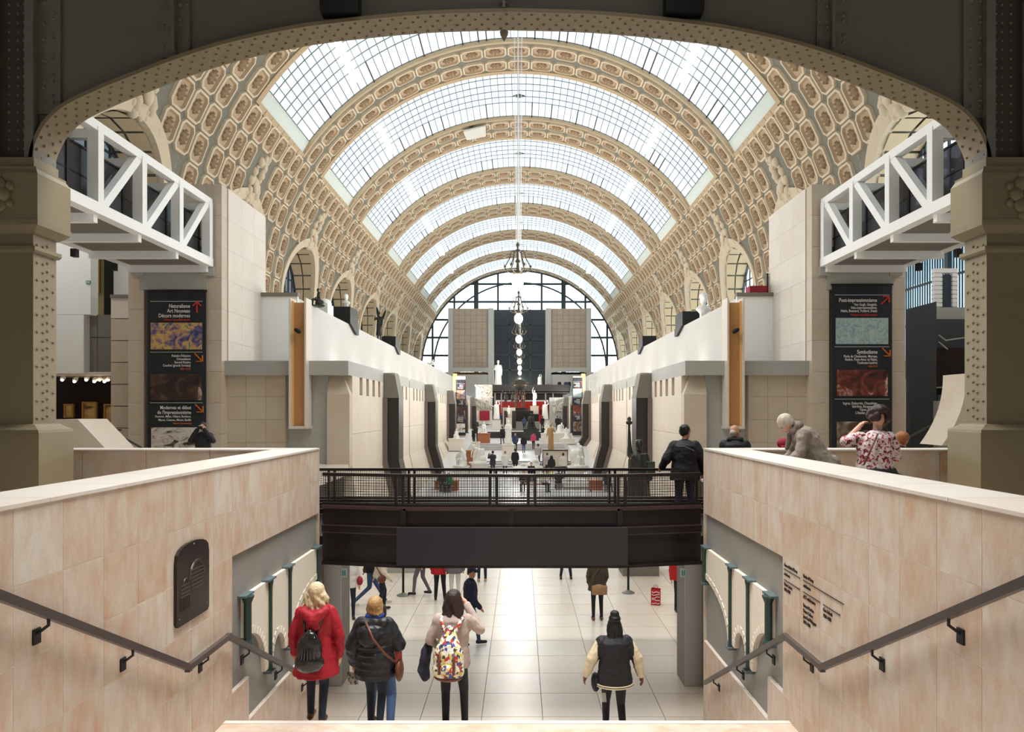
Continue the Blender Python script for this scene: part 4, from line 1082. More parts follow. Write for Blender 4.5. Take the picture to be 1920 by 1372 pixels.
for i,u in enumerate((118,141,163,178,188,197,204)):
    q=Wp(u,709+ (i%2)*3,28.9); sp=thing('track_spotlight','small track spotlight along the maroon room ceiling edge','spotlight',q,0,'track spotlights of the maroon room')
    obj('housing',MB().cap(q+Vector((0,.1,.1)),q,.07,.1),M_white,sp); obj('lens',MB().ell(q+Vector((0,-.05,-.06)),.065,.05,.065,n=8,m=5),M_track,sp); obj('stem',MB().bar(q+Vector((0,.1,.1)),q+Vector((0,.1,.24)),.03,.03),M_white,sp)
rl=thing('stair_railing','thin black handrail going down beside the pale pilaster','railing',Wp(215,843,20))
for pts in ([(208,806,20.5),(228,806,20.5)],[(210,808,20),(277,846,17.5)],[(172,812,22),(212,850,20)],[(210,808,20),(210,850,20)],[(214,810,19.8),(214,850,19.8)],[(197,825,21),(197,850,21)]):
    obj('rail',MB().tube([Wp(*p) for p in pts],.025,6),M_black,rl)
ex=thing('exit_sign','small green pictogram sign on the white aisle wall','sign',Wp(164,532,28.1),0,None)
obj('plate',MB().rb(161,169,526,532,28.12,.06),mat('sign_green',(60,140,130),.6),ex); obj('pictogram',MB().rb(162.2,164,527.2,530.8,28.1,.02).rb(165.5,167.5,527.2,530.8,28.1,.02),M_wtx,ex)
# ================================================================== aisle on the right
rs_=thing('wall_aisle_right',kind='structure',loc=(19,33,3),label='dark stair walls and bright glazing of the opposite side aisle')
obj('dark_wall',MB().prism([(ux(1706,29),vz(578,29)),(ux(1756,29),vz(565,29)),(ux(1756,29),3.1),(ux(1706,29),3.1)],'y',29,29.3),mat('slate_wall',(62,66,72),.6,var=.2,scale=.6,col2=(44,48,54)),rs_)
obj('grey_wall',MB().rb(1754,1830,576,606,30.2,.4),M_grey,rs_); obj('blue_wall',MB().rb(1754,1830,598,660,29.9,.3),MATS['slate_wall'],rs_)
obj('maroon_wall',MB().rb(1752,1830,652,728,29.5,.3),M_maroon,rs_); obj('shelf',MB().rb(1752,1830,725,727,29.3,.5),M_grey,rs_)
obj('dark_recess',MB().rb(1752,1830,727,772,30.1,.3),M_black,rs_); obj('recess_window',MB().rb(1760,1795,740,762,30.0,.1),mat('dim_window',(120,150,170),.4),rs_)
obj('grey_drum',MB().lathe([(.9,0),(.9,2.4)],(ux(1770,29.5),29.5,3.1),16),M_grey,rs_); obj('lower_grey',MB().rb(1756,1830,763,850,30.2,.3),M_grey,rs_)
n=10; cv=[(1812-46*(i/n)**2.2, 700+135*i/n) for i in range(n+1)]
obj('curved_parapet',MB().prism([(ux(u,18),vz(v,18)) for u,v in cv]+[(ux(1850,18),vz(835,18)),(ux(1850,18),vz(700,18))],'y',18,19),M_beige,rs_)
for pts in ([(1760,628,29.4),(1773,638,29.4),(1815,632,29.4)],[(1760,641,29.4),(1777,655,29.4)],[(1700,822,20),(1744,798,22)],[(1744,798,22),(1744,840,22)],[(1740,838,20),(1790,804,20)]):
    obj('rail',MB().tube([Wp(*p) for p in pts],.03,6),M_grey if pts[0][0]>1750 else M_black,rs_)
wn=thing('window_1',kind='structure',loc=(20.4,35,EYE+3),label='tall side window with fine vertical bars in the outer wall')
M_wg=frosted('window_glass',(200,214,222),.4)
for i in range(8):
    for (z0,z1) in ((2.6,4.4),(4.5,6.3),(6.4,8.3)):
        y0=31.5+.875*i; obj('pane',MB().box(20.45,20.48,y0+.02,y0+.855,EYE+z0,EYE+z1),M_wg,wn)
for i in range(33):
    y=31.5+.21875*i; obj('bar',MB().box(20.38,20.44,y-.02,y+.02,EYE+2.6,EYE+8.3),M_winframe,wn)
for z in (4.45,6.35): obj('transom',MB().box(20.35,20.45,31.5,38.5,EYE+z-.05,EYE+z+.05),M_winframe,wn)
obj('post',MB().box(20.25,20.5,33.9,34.2,EYE+2.6,EYE+8.3),M_winframe,wn)
dr=thing('door_1',kind='structure',loc=Wp(1775,576,30.3),label='dark blue doorway in a white ladder-like frame')
obj('leaf',MB().rb(1767,1786,515,576,30.3,.1),mat('blue_door',(52,64,78),.5),dr)
for (u0,u1) in ((1752,1767),(1786,1796)):
    for j in range(8): obj('frame_block',MB().rb(u0,u1,512+8*j,518.6+8*j,30.2,.2),M_white,dr)
obj('head_block',MB().rb(1752,1796,503,511,30.2,.2),M_white,dr)
# ================================================================== far end
M_plas=mat('white_plaster',(232,230,224),.7,var=.15,scale=3,col2=(214,208,198))
M_brz=mat('statue_bronze',(44,44,42),.4,metal=.4,var=.3,scale=5,col2=(66,70,62))
bl=thing('balcony','dark balcony beam over the red room at the end of the alley','balcony',(0,106,2.9))
obj('beam',MB().rb(905,1068,721,735,104,.5),M_steel,bl); obj('deck',MB().box(ux(905,104),ux(1068,104),104,117,vz(737,104),vz(733.5,104)),M_steel,bl)
for u in (905,927,939,1022,1036): obj('post',MB().rb(u,u+2.2,735,795,104.3,.3),M_dgrey,bl)
obj('dark_back',MB().rb(900,1055,733,800,114,.3),M_pill,bl)
rw=thing('wall_redroom',kind='structure',loc=(0,110,2.9),label='red partition wall under the balcony')
obj('red_face',MB().rb(928,1028,752,800,110,.3),M_red,rw); obj('white_edge',MB().rb(928,1028,750,752.5,109.9,.4),M_white,rw)
obj('picture',MB().rb(1012,1015,768,776,109.9,.1),M_black,rw)
M_relf=mat('relief_plaster',(190,182,170),.8)
def relief(name,lab,u0,u1,v0,v1,Y,seed,nb):
    t=thing(name,lab,'relief',Wp((u0+u1)/2,v1,Y)); obj('slab',MB().rb(u0,u1,v0,v1,Y,.4),M_relf,t)
    rr=random.Random(seed); mb=MB()
    for i in range(nb):
        a=Wp(u0+(u1-u0)*(.15+.7*rr.random()),v0+(v1-v0)*(.1+.8*rr.random()),Y-.05); d=Vector((rr.uniform(-1,1),0,rr.uniform(-1.2,1.2)))*.6; mb.cap(a,a+d,.13+.07*rr.random(),.07,8)
    obj('carving',mb,M_relf,t,smooth=True)
relief('carved_relief','tall white relief panel of tangled figures above the crimson board',892,923,721,770,96,3,80)
cb=thing('crimson_board','crimson square board below the tall white relief','board',Wp(909,790,95.8)); obj('panel',MB().rb(899,918,770,788,95.8,.1),M_crim,cb); obj('surround',MB().rb(892,923,770,795,96,.3),M_pale,cb)
relief('carved_relief','small framed relief on the grey wall opposite the crimson board',1036,1056,756,771,96,8,26)
obj('wall_relief_side',MB().rb(1030,1060,745,800,96.5,.3),M_grey,kind='structure',label='grey wall behind the small framed relief')

# ================================================================== chandeliers and roof fittings
def chandelier(i):
    y=RIBS[0]+BAY/2+BAY*(i+1); z=EYE+6.45; c=Vector((0,y,z))
    names=['nearest the footbridge, hung over the bare floor','second along the nave from the footbridge','third along the nave from the footbridge','fourth along the nave from the footbridge','fifth along the nave from the footbridge','sixth along the nave from the footbridge','farthest, close to the dark glass screen']
    t=thing('chandelier','bronze chandelier with a glowing globe, '+names[i],'chandelier',c,0,'chandeliers along the nave axis')
    obj('globe',MB().ell(c,.3,.3,.36,n=14,m=10),M_globe,t,smooth=True)
    obj('stem',MB().lathe([(.02,.3),(.16,.36),(.2,.45),(.08,.55),(.06,.9),(.14,.98),(.05,1.1),(.04,1.7),(.09,1.8),(.02,1.95)],c,10),M_cham,t,smooth=True)
    for k in range(6):
        a=2*math.pi*k/6; d=Vector((math.cos(a),math.sin(a),0))
        arm=obj('arm',MB().tube([c+d*.08+Vector((0,0,1.55)),c+d*.32+Vector((0,0,1.45)),c+d*.42+Vector((0,0,1.1)),c+d*.62+Vector((0,0,.75)),c+d*.6+Vector((0,0,.55)),c+d*.35+Vector((0,0,.42)),c+d*.12+Vector((0,0,.45))],.026,6),M_cham,t,smooth=True)
        obj('finial',MB().ell(c+d*.64+Vector((0,0,.72)),.06,.06,.09,n=8,m=5),M_cham,arm)
    obj('cable',MB().tube([c+Vector((0,0,1.9)),(0,y,ZS+RG-.1)],.02,5),M_white,t)
    ld=bpy.data.lights.new('globe_light','POINT'); ld.energy=560; ld.color=(1,.96,.9); ld.shadow_soft_size=.25; lo=bpy.data.objects.new('globe_light',ld); COL.objects.link(lo); lo.location=c+Vector((0,0,-.65))
    for dx in (-.28,.28): obj('stay_cable',MB().tube([c+Vector((dx*.3,0,1.8)),(dx,y,ZS+RG-.1)],.012,4),M_white,t)
    obj('hook_plate',MB().prism([(-.55,y),(0,y-.4),(.55,y),(0,y+.4)],'z',ZS+RG-.15,ZS+RG-.08),M_bold,t)
for i in range(7): chandelier(i)
# protective net and a plain repaired coffer on the second rib
q=rad(103); net=MB(); p0,p1,p2,p3=[VP(rad(a),y,R-.35) for a,y in ((99.5,RIBS[4]-2.3),(106,RIBS[4]-2.3),(105.5,RIBS[4]+.2),(99.8,RIBS[4]+.2))]
nt_=obj('safety_net',MB().add([p0,p1,p2,p3,p0+Vector((0,0,-.12)),p1+Vector((0,0,-.2)),p2+Vector((0,0,-.1)),p3+Vector((0,0,-.15))],[(0,1,2,3),(4,5,6,7),(0,1,5,4),(1,2,6,5),(2,3,7,6),(3,0,4,7)]),mat('net_white',(214,212,204),.9),label='pale protective net fixed under a vault rib',cat='net')
# ================================================================== lower hall fittings
for (u,v,lab) in ((756,1116,'black barrier post beside the walkers in jeans'),(1178,1111,'black barrier post near the red shopping bag')):
    Y=EYE*FP/(v-V0); x=ux(u,Y); t=thing('barrier_post',lab,'barrier post',(x,Y,0))
    obj('base',MB().lathe([(.18,0),(.18,.015),(.1,.05),(.05,.07),(.03,.09)],(x,Y,0),18),M_irond,t,smooth=False); obj('post',MB().lathe([(.032,.07),(.032,1.0),(.036,1.0),(.036,1.03)],(x,Y,0),12),M_black,t)
    obj('belt_head',MB().lathe([(.04,1.0),(.04,1.1),(.03,1.12)],(x,Y,0),12),M_black,t)
for (u0,u1,v,lab) in ((726,778,1074,'grey stone counter block behind the walkers in jeans'),):
    Y=EYE*FP/(v-V0); t=thing('counter_block',lab,'counter',(ux((u0+u1)/2,Y),Y,0)); obj('body',MB().box(ux(u0,Y),ux(u1,Y),Y,Y+.8,0,1.05),M_grey,t); obj('worktop',MB().box(ux(u0,Y)-.03,ux(u1,Y)+.03,Y-.03,Y+.83,1.05,1.1),M_dgrey,t)
Y=EYE*FP/(1133-V0); x=ux(1229,Y); sb=thing('shopping_bag','red paper shopping bag with white scrawled print standing on the floor','bag',(x,Y,0))
M_rbag=mat('red_paper',(196,30,40),.5)
mb=MB(); mb.add([(x-.13,Y-.06,0),(x+.1,Y-.1,0),(x+.15,Y+.06,0),(x-.08,Y+.1,0),(x-.13,Y-.05,.42),(x+.1,Y-.08,.4),(x+.15,Y+.05,.41),(x-.08,Y+.09,.43)],[(0,3,2,1),(0,1,5,4),(1,2,6,5),(2,3,7,6),(3,0,4,7)])
obj('sack',mb,M_rbag,sb); 
rr=random.Random(4)
for k in range(5):
    z=.06+.07*k; obj('scrawl',MB().tube([(x-.11+.2*j/5,Y-.066-.035*j/5-.008,z+rr.uniform(-.02,.03)) for j in range(6)],.011,5),M_wtx,sb)
for dy in (-.075,.07): obj('handle',MB().tube([(x-.04,Y+dy,.41),(x-.03,Y+dy,.5),(x+.05,Y+dy,.5),(x+.06,Y+dy,.4)],.006,5),M_rbag,sb)
for (u,lab) in ((645,'small green pictogram plate on the pier beside the red coat'),(1281,'small green pictogram plate on the pier beside the shopping bag side')):
    Y=13.315; p=Wp(u,1082,Y); t=thing('pictogram_plate',lab,'sign',p); obj('plate',MB().box(p.x-.05,p.x+.05,Y-.01,Y+.03,p.z,p.z+.17),mat('plate_grey'+str(u),(176,190,184),.5),t); obj('figure_mark',MB().box(p.x-.03,p.x-.005,Y-.014,Y,p.z+.03,p.z+.13).box(p.x+.008,p.x+.033,Y-.014,Y,p.z+.03,p.z+.13),MATS['sign_green'],t)
# plinths on the gallery copings
for (s,y,lab,h) in ((-1,40.6,'black angular plinth box on the coping below the marble bust',.95),(-1,55,'black angular plinth box on the coping past the winged bronze',.8),(1,41.4,'black plinth box on the coping next to the large white bust',.8),(1,54.7,'black plinth box farther along the coping from the white bust',.8)):
    x=s*9.4; z=EYE+4.8; t=thing('coping_plinth',lab,'plinth',(x,y,z-.4))
    obj('body',MB().box(min(x-s*.15,x+s*.9),max(x-s*.15,x+s*.9),y-.9,y+1.0,z+.003,z+h),M_black,t); obj('apron',MB().prism([(y-.9,z),(y+1.0,z),(y+1.0,z-.45),(y+.5,z-.45)],'x',min(s*9.2,s*9.34),max(s*9.2,s*9.34)),M_black,t)
bb=thing('maroon_case','maroon display box on the white corner terrace','box',(10.35,30.9,EYE+5)); obj('case',MB().box(9.95,10.7,30.8,31.4,EYE+5.0,EYE+5.35),M_crim,bb); obj('black_post',MB().box(10.72,10.78,30.9,31,EYE+5,EYE+5.9),M_black,bb)
# ================================================================== figures
def remesh(name, mb, voxel, mats, prims=None, smooth_it=2, wrinkle=0):
    me=bpy.data.meshes.new('tmp'); me.from_pydata([tuple(p) for p in mb.v],[],mb.f)
    b=bmesh.new(); b.from_mesh(me); bmesh.ops.recalc_face_normals(b,faces=b.faces); b.to_mesh(me); b.free()
    o=bpy.data.objects.new('tmp',me)
    m=o.modifiers.new('r','REMESH'); m.mode='VOXEL'; m.voxel_size=voxel
    if smooth_it: m2=o.modifiers.new('s','SMOOTH'); m2.factor=.5; m2.iterations=smooth_it
    out=evmesh(o); out.name=name
    bpy.data.objects.remove(o); bpy.data.meshes.remove(me)
    out.materials.clear()
    for x in mats: out.materials.append(x)
    n=len(out.polygons)
    if prims is not None and len(mats)>1 and n:
        c=np.empty(n*3); out.polygons.foreach_get('center',c); c=c.reshape(-1,3); best=np.full(n,1e9); idx=np.zeros(n,int)
        for (p0,p1,r0,r1,mi) in prims:
            p0=np.array(p0); p1=np.array(p1); d=p1-p0; L=max(d@d,1e-9); t=np.clip(((c-p0)@d)/L,0,1)
            ds=np.linalg.norm(c-(p0+t[:,None]*d),axis=1)-(r0+(r1-r0)*t); k=ds<best; best[k]=ds[k]; idx[k]=mi
        out.polygons.foreach_set('material_index',idx.astype(np.int32))
    if wrinkle and n:
        nv=len(out.vertices); co=np.empty(nv*3); out.vertices.foreach_get('co',co); co=co.reshape(-1,3); no=np.empty(nv*3); out.vertices.foreach_get('normal',no); no=no.reshape(-1,3)
        d=np.array([noise.noise(Vector((p[0]*9+p[2]*4,p[1]*9,p[2]*13)))+.5*noise.noise(Vector((p[0]*22,p[1]*22-p[2]*8,p[2]*26+7))) for p in co])
        out.vertices.foreach_set('co',(co+no*(d*wrinkle)[:,None]).ravel())
    out.polygons.foreach_set('use_smooth',[True]*n)
    return out
class Fig:
    def __init__(s): s.mb=MB(); s.pr=[]
    def cap(s,p0,p1,r0,r1,mi=0,n=10): s.mb.cap(p0,p1,r0,r1,n); s.pr.append((tuple(p0),tuple(p1),r0,r1,mi)); return s
    def ell(s,c,rx,ry,rz,mi=0,rot=None,n=12,m=8):
        s.mb.ell(c,rx,ry,rz,rot,n,m); r=min(rx,ry,rz); ax=Vector((0,0,1)) if rz>=max(rx,ry) else (Vector((1,0,0)) if rx>=ry else Vector((0,1,0)))
        if rot is not None: ax=rot@ax
        h=max(rx,ry,rz)-r; c=Vector(c); s.pr.append((tuple(c-ax*h),tuple(c+ax*h),r*1.05,r*1.05,mi)); return s
    def loft(s,rings,mi=0):                            # rings: (centre, right vector, rx, fwd vector, ry)
        R_=[]; n=14
        for (c,a,rx,b,ry) in rings:
            c=Vector(c); R_.append([c+Vector(a)*rx*math.cos(2*math.pi*k/n)+Vector(b)*ry*math.sin(2*math.pi*k/n) for k in range(n)])
        s.mb.loft(R_)
        for (q,w_) in zip(rings,rings[1:]):
            for f in (-.5,0,.5):
                s.pr.append((tuple(Vector(q[0])+Vector(q[1])*q[2]*f),tuple(Vector(w_[0])+Vector(w_[1])*w_[2]*f),q[4]*.95,w_[4]*.95,mi))
        return s
    def mesh(s,name,voxel,mats,it=2): return remesh(name,s.mb,voxel,mats,s.pr,it,.011 if name in ('coat','jacket','blouse','tied_coat','carried_coat') and voxel<.018 else 0)
BASE=dict(pel=(0,0,.94),che=(0,0,1.22),nec=(0,-.005,1.42),hea=(0,.02,1.555),
  shl=(-.168,0,1.345),shr=(.168,0,1.345),ell=(-.225,-.02,1.09),elr=(.225,-.02,1.09),wrl=(-.235,.05,.85),wrr=(.235,.05,.85),
  hil=(-.085,0,.90),hir=(.085,0,.90),knl=(-.095,.02,.49),knr=(.095,.02,.49),anl=(-.1,-.02,.085),anr=(.1,-.02,.085))
def pose(**k):
    P={a:Vector(b) for a,b in BASE.items()}
    for a,b in k.items(): P[a]=Vector(b)
    return P
def walk(d=.2,**k):
    q=dict(knl=(-.09,.1+d*.3,.5),anl=(-.09,d*1.3-.02,.1),knr=(.09,.02-d*.1,.5),anr=(.095,-d*1.3,.13),wrl=(-.22,-.1,.87),wrr=(.22,.16,.87)); q.update(k); return pose(**q)
def axes(P):
    r=(P['shr']-P['shl']).normalized(); return r
def hand(F,wr,el,mi,fine,side,curl=.5):
    d=(wr-el).normalized(); pal=wr+d*.05
    F.cap(wr,pal,.026,.03,mi); 
    if not fine: F.cap(pal,pal+d*.06,.03,.022,mi); return
    a=d.cross(Vector((1,0,0)) if abs(d.x)<.9 else Vector((0,1,0))).normalized(); fw=Vector((0,1,0)); fw=(fw-d*fw.dot(d)); fw=fw.normalized() if fw.length>.1 else a
    inn=d.cross(fw).normalized()
    if inn.x*side>0: inn=-inn
    for i,l in enumerate((.068,.078,.072,.055)):
        b=wr+d*.085+fw*(.03-.02*i); k=b+d*l*.5+inn*.008; F.cap(b-d*.03,k,.0105,.0095,mi,8); F.cap(k,k+(d*(1-curl)+inn*curl).normalized()*l*.55,.0095,.0075,mi,8)
    F.cap(wr+d*.03+fw*.02,wr+d*.075+fw*.055+inn*.015,.012,.010,mi,8); F.cap(wr+d*.075+fw*.055+inn*.015,wr+d*.105+fw*.05+inn*.02,.010,.008,mi,8)
    F.cap(wr+d*.03+fw*.018,pal+d*.035-fw*.02,.022,.02,mi)
def body(P,fine=False,girth=1.0,mi=dict(skin=0,top=1,leg=2,shoe=3),sleeve=True,legr=1.0,facing=None,barehead=True):
    F=Fig(); g=girth; up=Vector((0,0,1)); rgt=axes(P)
    def fwd(a,b): d=(b-a).normalized(); return rgt.cross(d)*-1 if rgt.cross(d).y<0 else rgt.cross(d)
    f1=fwd(P['pel'],P['che']); f2=fwd(P['che'],P['nec'])
    hr=(P['hir']-P['hil']).normalized()
    T=[(P['pel']-(P['che']-P['pel'])*.25,hr,.135*g,f1,.095*g),(P['pel'],hr,.16*g,f1,.115*g),(P['pel'].lerp(P['che'],.5),rgt,.135*g,f1,.10*g),(P['che'],rgt,.155*g,f2,.11*g),(P['che'].lerp(P['nec'],.62),rgt,.165*g,f2,.092*g),(P['che'].lerp(P['nec'],.9),rgt,.09,f2,.065)]
    F.loft(T[:3],mi['leg'] if False else mi['top']); F.loft(T[2:],mi['top'])
    F.cap(P['hil'],P['hir'],.1*g,.1*g,mi['leg'])
    F.cap(P['che'].lerp(P['nec'],.8),P['hea']-Vector((0,0,.05)),.052,.05,mi['skin'])
    h=P['hea']; fd=Vector(facing) if facing is not None else Vector((0,1,0)); fd.normalize(); rt=fd.cross(up); rt=rt.normalized() if rt.length>.1 else Vector((1,0,0)); hu=rt.cross(fd)
    rot=Matrix((rt,fd,hu)).transposed()
    F.ell(h+hu*.02,.074,.092,.098,mi['skin'],rot); F.cap(h+fd*.03-hu*.02,h+fd*.045-hu*.085,.058,.038,mi['skin'])
    F.cap(h+fd*.085+hu*.01,h+fd*.105-hu*.02,.01,.014,mi['skin'],6)
    for e in (-1,1): F.ell(h+rt*.076*e-fd*.005-hu*.01,.012,.02,.03,mi['skin'],rot,8,5)
    for s_,a in ((-1,'l'),(1,'r')):
        sm=mi['top'] if sleeve else mi['skin']
        F.cap(P['sh'+a],P['el'+a],.052*g,.042*g,mi['top'] ); F.cap(P['el'+a],P['wr'+a],.042*g if sleeve else .038,.03,sm)
        hand(F,P['wr'+a],P['el'+a],mi['skin'],fine,s_)
        F.cap(P['hi'+a],P['kn'+a],.088*g*legr,.06*legr,mi['leg']); F.cap(P['kn'+a],P['an'+a],.058*legr,.042*legr,mi['leg'])
        k=P['an'+a]; d=k-P['kn'+a]; ft=Vector((.02*s_,1,0)); ft.normalize()
        F.cap(k+Vector((0,-.03,-.04)),k+ft*.15+Vector((0,0,-.05)),.042,.036,mi['shoe'])
    return F,rot
def coat(P,hem=.62,hrx=.24,hry=.2,pad=.035,sl=1,body_i=0,cuff=.97,hood=False,g=1.0,wr_i=None,sleeves=True):
    F=Fig(); rgt=axes(P); hr=(P['hir']-P['hil']).normalized(); fw=Vector((0,1,0))
    def fwd(a,b): d=(b-a).normalized(); q=rgt.cross(d)*-1; return q if q.y>=0 else -q
    f1=fwd(P['pel'],P['che']); f2=fwd(P['che'],P['nec'])
    dn=(P['pel']-P['che']).normalized(); hc=P['pel']+dn*((P['pel'].z-hem)/max(.2,-dn.z))
    F.loft([(hc,hr,hrx,f1,hry),(P['pel'],hr,(.17+pad)*g,f1,(.125+pad)*g),(P['pel'].lerp(P['che'],.5),rgt,(.15+pad)*g,f1,(.11+pad)*g),(P['che'],rgt,(.165+pad)*g,f2,(.118+pad)*g),(P['che'].lerp(P['nec'],.62),rgt,(.17+pad*.6)*g,f2,(.1+pad)*g),(P['che'].lerp(P['nec'],.92),rgt,.095+pad*.5,f2,.075+pad*.5),(P['nec']+Vector((0,0,.015)),rgt,.07,f2,.065)],body_i)
    if sleeves:
        for a in 'lr':
            F.cap(P['sh'+a],P['el'+a],(.052+pad*.55)*g,(.045+pad*.6)*g,sl); F.cap(P['el'+a],P['el'+a].lerp(P['wr'+a],cuff),(.045+pad*.6)*g,.036+pad*.4,sl if wr_i is None else sl)
            if wr_i is not None: F.cap(P['el'+a].lerp(P['wr'+a],cuff-.04),P['el'+a].lerp(P['wr'+a],cuff+.06),.045,.042,wr_i)
    return F
def put(name,me,parent): 
    o=bpy.data.objects.new(name,me); COL.objects.link(o); o.parent=parent; return o
def hairmat(name,c,c2): return mat(name,c,.45,var=.6,scale=10,col2=c2,bump=.5,bscale=30,stretch=(3,3,.6))
def face_eyes(root,P,rot,sc=1.0):
    h=P['hea']; rt,fd,hu=rot.col[0],rot.col[1],rot.col[2]
    for e in (-1,1):
        mb=MB(); mb.ell(h+rt*.03*e+fd*.083+hu*.012,.011,.006,.006,None,8,5); put('eye',mesh_from('eye',mb,M_black),root)
    mb=MB(); mb.cap(h+rt*-.022+fd*.085-hu*.06,h+rt*.022+fd*.085-hu*.06,.005,.005,6); put('mouth',mesh_from('mouth',mb,MATS['lips']),root)
    for e in (-1,1):
        mb=MB(); mb.cap(h+rt*.018*e+fd*.088+hu*.03,h+rt*.042*e+fd*.08+hu*.03,.005,.004,6); put('eyebrow',mesh_from('eyebrow',mb,M_black),root)
mat('lips',(150,84,76),.5)
M_skin=mat('skin_light',(214,168,142),.5); M_skin2=mat('skin_tan',(190,140,112),.5); M_skin3=mat('skin_brown',(112,70,54),.5)
M_jean=mat('denim_blue',(62,86,122),.8,var=.4,scale=6,col2=(44,62,92)); M_jeand=mat('denim_dark',(36,42,58),.8,var=.3,scale=6,col2=(26,30,42)); M_leg=mat('black_leggings',(26,25,28),.7); M_blk=mat('black_cloth',(28,28,32),.7,var=.2,scale=6,col2=(20,20,24)); M_shoe=mat('dark_shoe',(40,34,32),.5); M_shoew=mat('white_shoe',(214,212,208),.5)
M_redc=mat('red_coat',(158,18,36),.65,var=.35,scale=5,col2=(128,12,28),bump=.25,bscale=14); M_leath=mat('black_leather',(24,25,26),.22,bump=.3,bscale=10,spec=.7); M_puff=mat('black_quilt',(34,35,40),.45,var=.2,scale=5,col2=(24,25,29)); M_blue=mat('blue_scarf',(34,66,140),.8); M_brown=mat('brown_leather',(106,62,42),.45,var=.3,scale=8,col2=(84,46,30))
M_knit=mat('taupe_jacket',(178,160,150),.85,var=.25,scale=6,col2=(158,138,128),bump=.2,bscale=60); M_cream=MATS['lunette_cream']; M_satin=mat('cream_satin',(214,198,168),.28,var=.4,scale=9,col2=(178,158,124),bump=.5,bscale=12)
H_blond=hairmat('hair_blond',(214,194,160),(160,130,92)); H_dkbl=hairmat('hair_ash_blond',(176,140,92),(120,90,56)); H_brown=hairmat('hair_dark_brown',(56,38,34),(32,22,20)); H_black=hairmat('hair_black',(20,19,22),(12,12,14)); H_grey=hairmat('hair_grey',(206,194,178),(150,136,120)); H_ging=hairmat('hair_ginger',(176,112,64),(130,76,40)); H_choc=hairmat('hair_chocolate',(62,38,36),(36,22,22))
def person(label,loc,rz,h,P,outfit,fine=False,girth=1.0,voxel=.02,group=None,sleeve=True,legr=1.0,facing=None,eyes=False):
    root=thing('person',label,'person',loc,math.radians(rz),group); root.scale=(h/1.7,)*3
    skin,topm,leg,shoe=outfit
    F,rot=body(P,fine,girth,sleeve=sleeve,legr=legr,facing=facing)
    put('body',F.mesh('body',voxel,[skin,topm,leg,shoe],2),root)
    if eyes: face_eyes(root,P,rot)
    return root,rot
def hair_short(root,P,m,rot,vol=1.0,voxel=.012,low=0.0):
    F=Fig(); h=P['hea']; rt,fd,hu=rot.col[0],rot.col[1],rot.col[2]
    F.ell(h-fd*.018+hu*.045,.086*vol,.098*vol,.088*vol,0,rot); F.ell(h-fd*.05-hu*(.0+low),.072*vol,.05*vol,.075*vol+low*.5,0,rot)
    for e in (-1,1): F.ell(h+rt*.07*e-fd*.03+hu*.01,.02*vol,.045,.06,0,rot)
    put('hair',F.mesh('hair',voxel,[m],1),root)
def hair_long(root,P,m,rot,length=.3,wave=.012,spread=.1,voxel=.011,seed=1,vol=1.06):
    F=Fig(); h=P['hea']; rt,fd,hu=rot.col[0],rot.col[1],rot.col[2]; rr=random.Random(seed)
    F.ell(h-fd*.015+hu*.04,.09*vol,.104*vol,.092*vol,0,rot)
    for i in range(18):
        a=math.pi*(.08+.84*i/17)+math.pi; base=h+rt*math.cos(a)*.078+fd*math.sin(a)*.075+hu*.03
        L=length*(.8+.3*rr.random()); n=5; prev=base; ph=rr.random()*6
        for k in range(1,n+1):
            t=k/n; q=base-Vector((0,0,L*t))+rt*math.cos(a)*spread*t*.6-fd*.02*t+rt*wave*math.sin(ph+t*7)-fd*wave*math.cos(ph+t*6)
            F.cap(prev,q,.03-.014*(t-1/n),.03-.014*t,0,7); prev=q
    put('hair',F.mesh('hair',voxel,[m],1),root)

# ---- woman in the red hooded coat
P=walk(.1,wrr=(.27,.02,.82),elr=(.27,-.02,1.08),ell=(-.26,-.02,1.08),wrl=(-.27,.06,.84))
r,rot=person('person in a red hooded coat with a black leather backpack on the stairs',(ux(593,7.86),7.86,lz-.168),3,1.56,P,(M_skin,M_redc,M_jeand,M_brown),True,voxel=.009)
F=coat(P,.60,.28,.23,.04,0,0); 
F.cap((-.12,-.11,1.37),(0,-.17,1.30),.06,.075,0); F.cap((.12,-.11,1.37),(0,-.17,1.30),.06,.075,0); F.cap((-.12,-.1,1.38),(-.1,.03,1.42),.05,.045,0); F.cap((.12,-.1,1.38),(.1,.03,1.42),.05,.045,0); F.ell((0,-.16,1.22),.1,.05,.1,0)
put('coat',F.mesh('coat',.013,[M_redc],2),r)
hair_long(r,P,H_blond,rot,.22,.025,.16,seed=3,vol=1.12)
F=Fig(); F.ell((-.02,-.25,.96),.15,.09,.23,0); F.ell((-.02,-.25,.82),.175,.105,.12,0); F.cap((-.02,-.22,1.12),(-.02,-.22,1.17),.07,.04,0)
bp=put('backpack',F.mesh('backpack',.012,[M_leath],2),r)
mb=MB()
for i in range(7): mb.tube([(-.02+.02*(i-3),-.285,1.13),(-.02+.03*(i-3),-.345+.004*abs(i-3)**2,.98),(-.02+.034*(i-3),-.345+.004*abs(i-3)**2,.88)],.012,6)
put('gathers',mesh_from('gathers',mb,M_leath,smooth=True),bp)
for e in (-1,1):
    mb=MB(); mb.tube([(-.02+.06*e,-.19,1.13),(.13*e,-.13,1.38),(.15*e,.06,1.36),(.15*e,.14,1.15)],.018,6); put('strap',mesh_from('strap',mb,M_leath,smooth=True),bp)
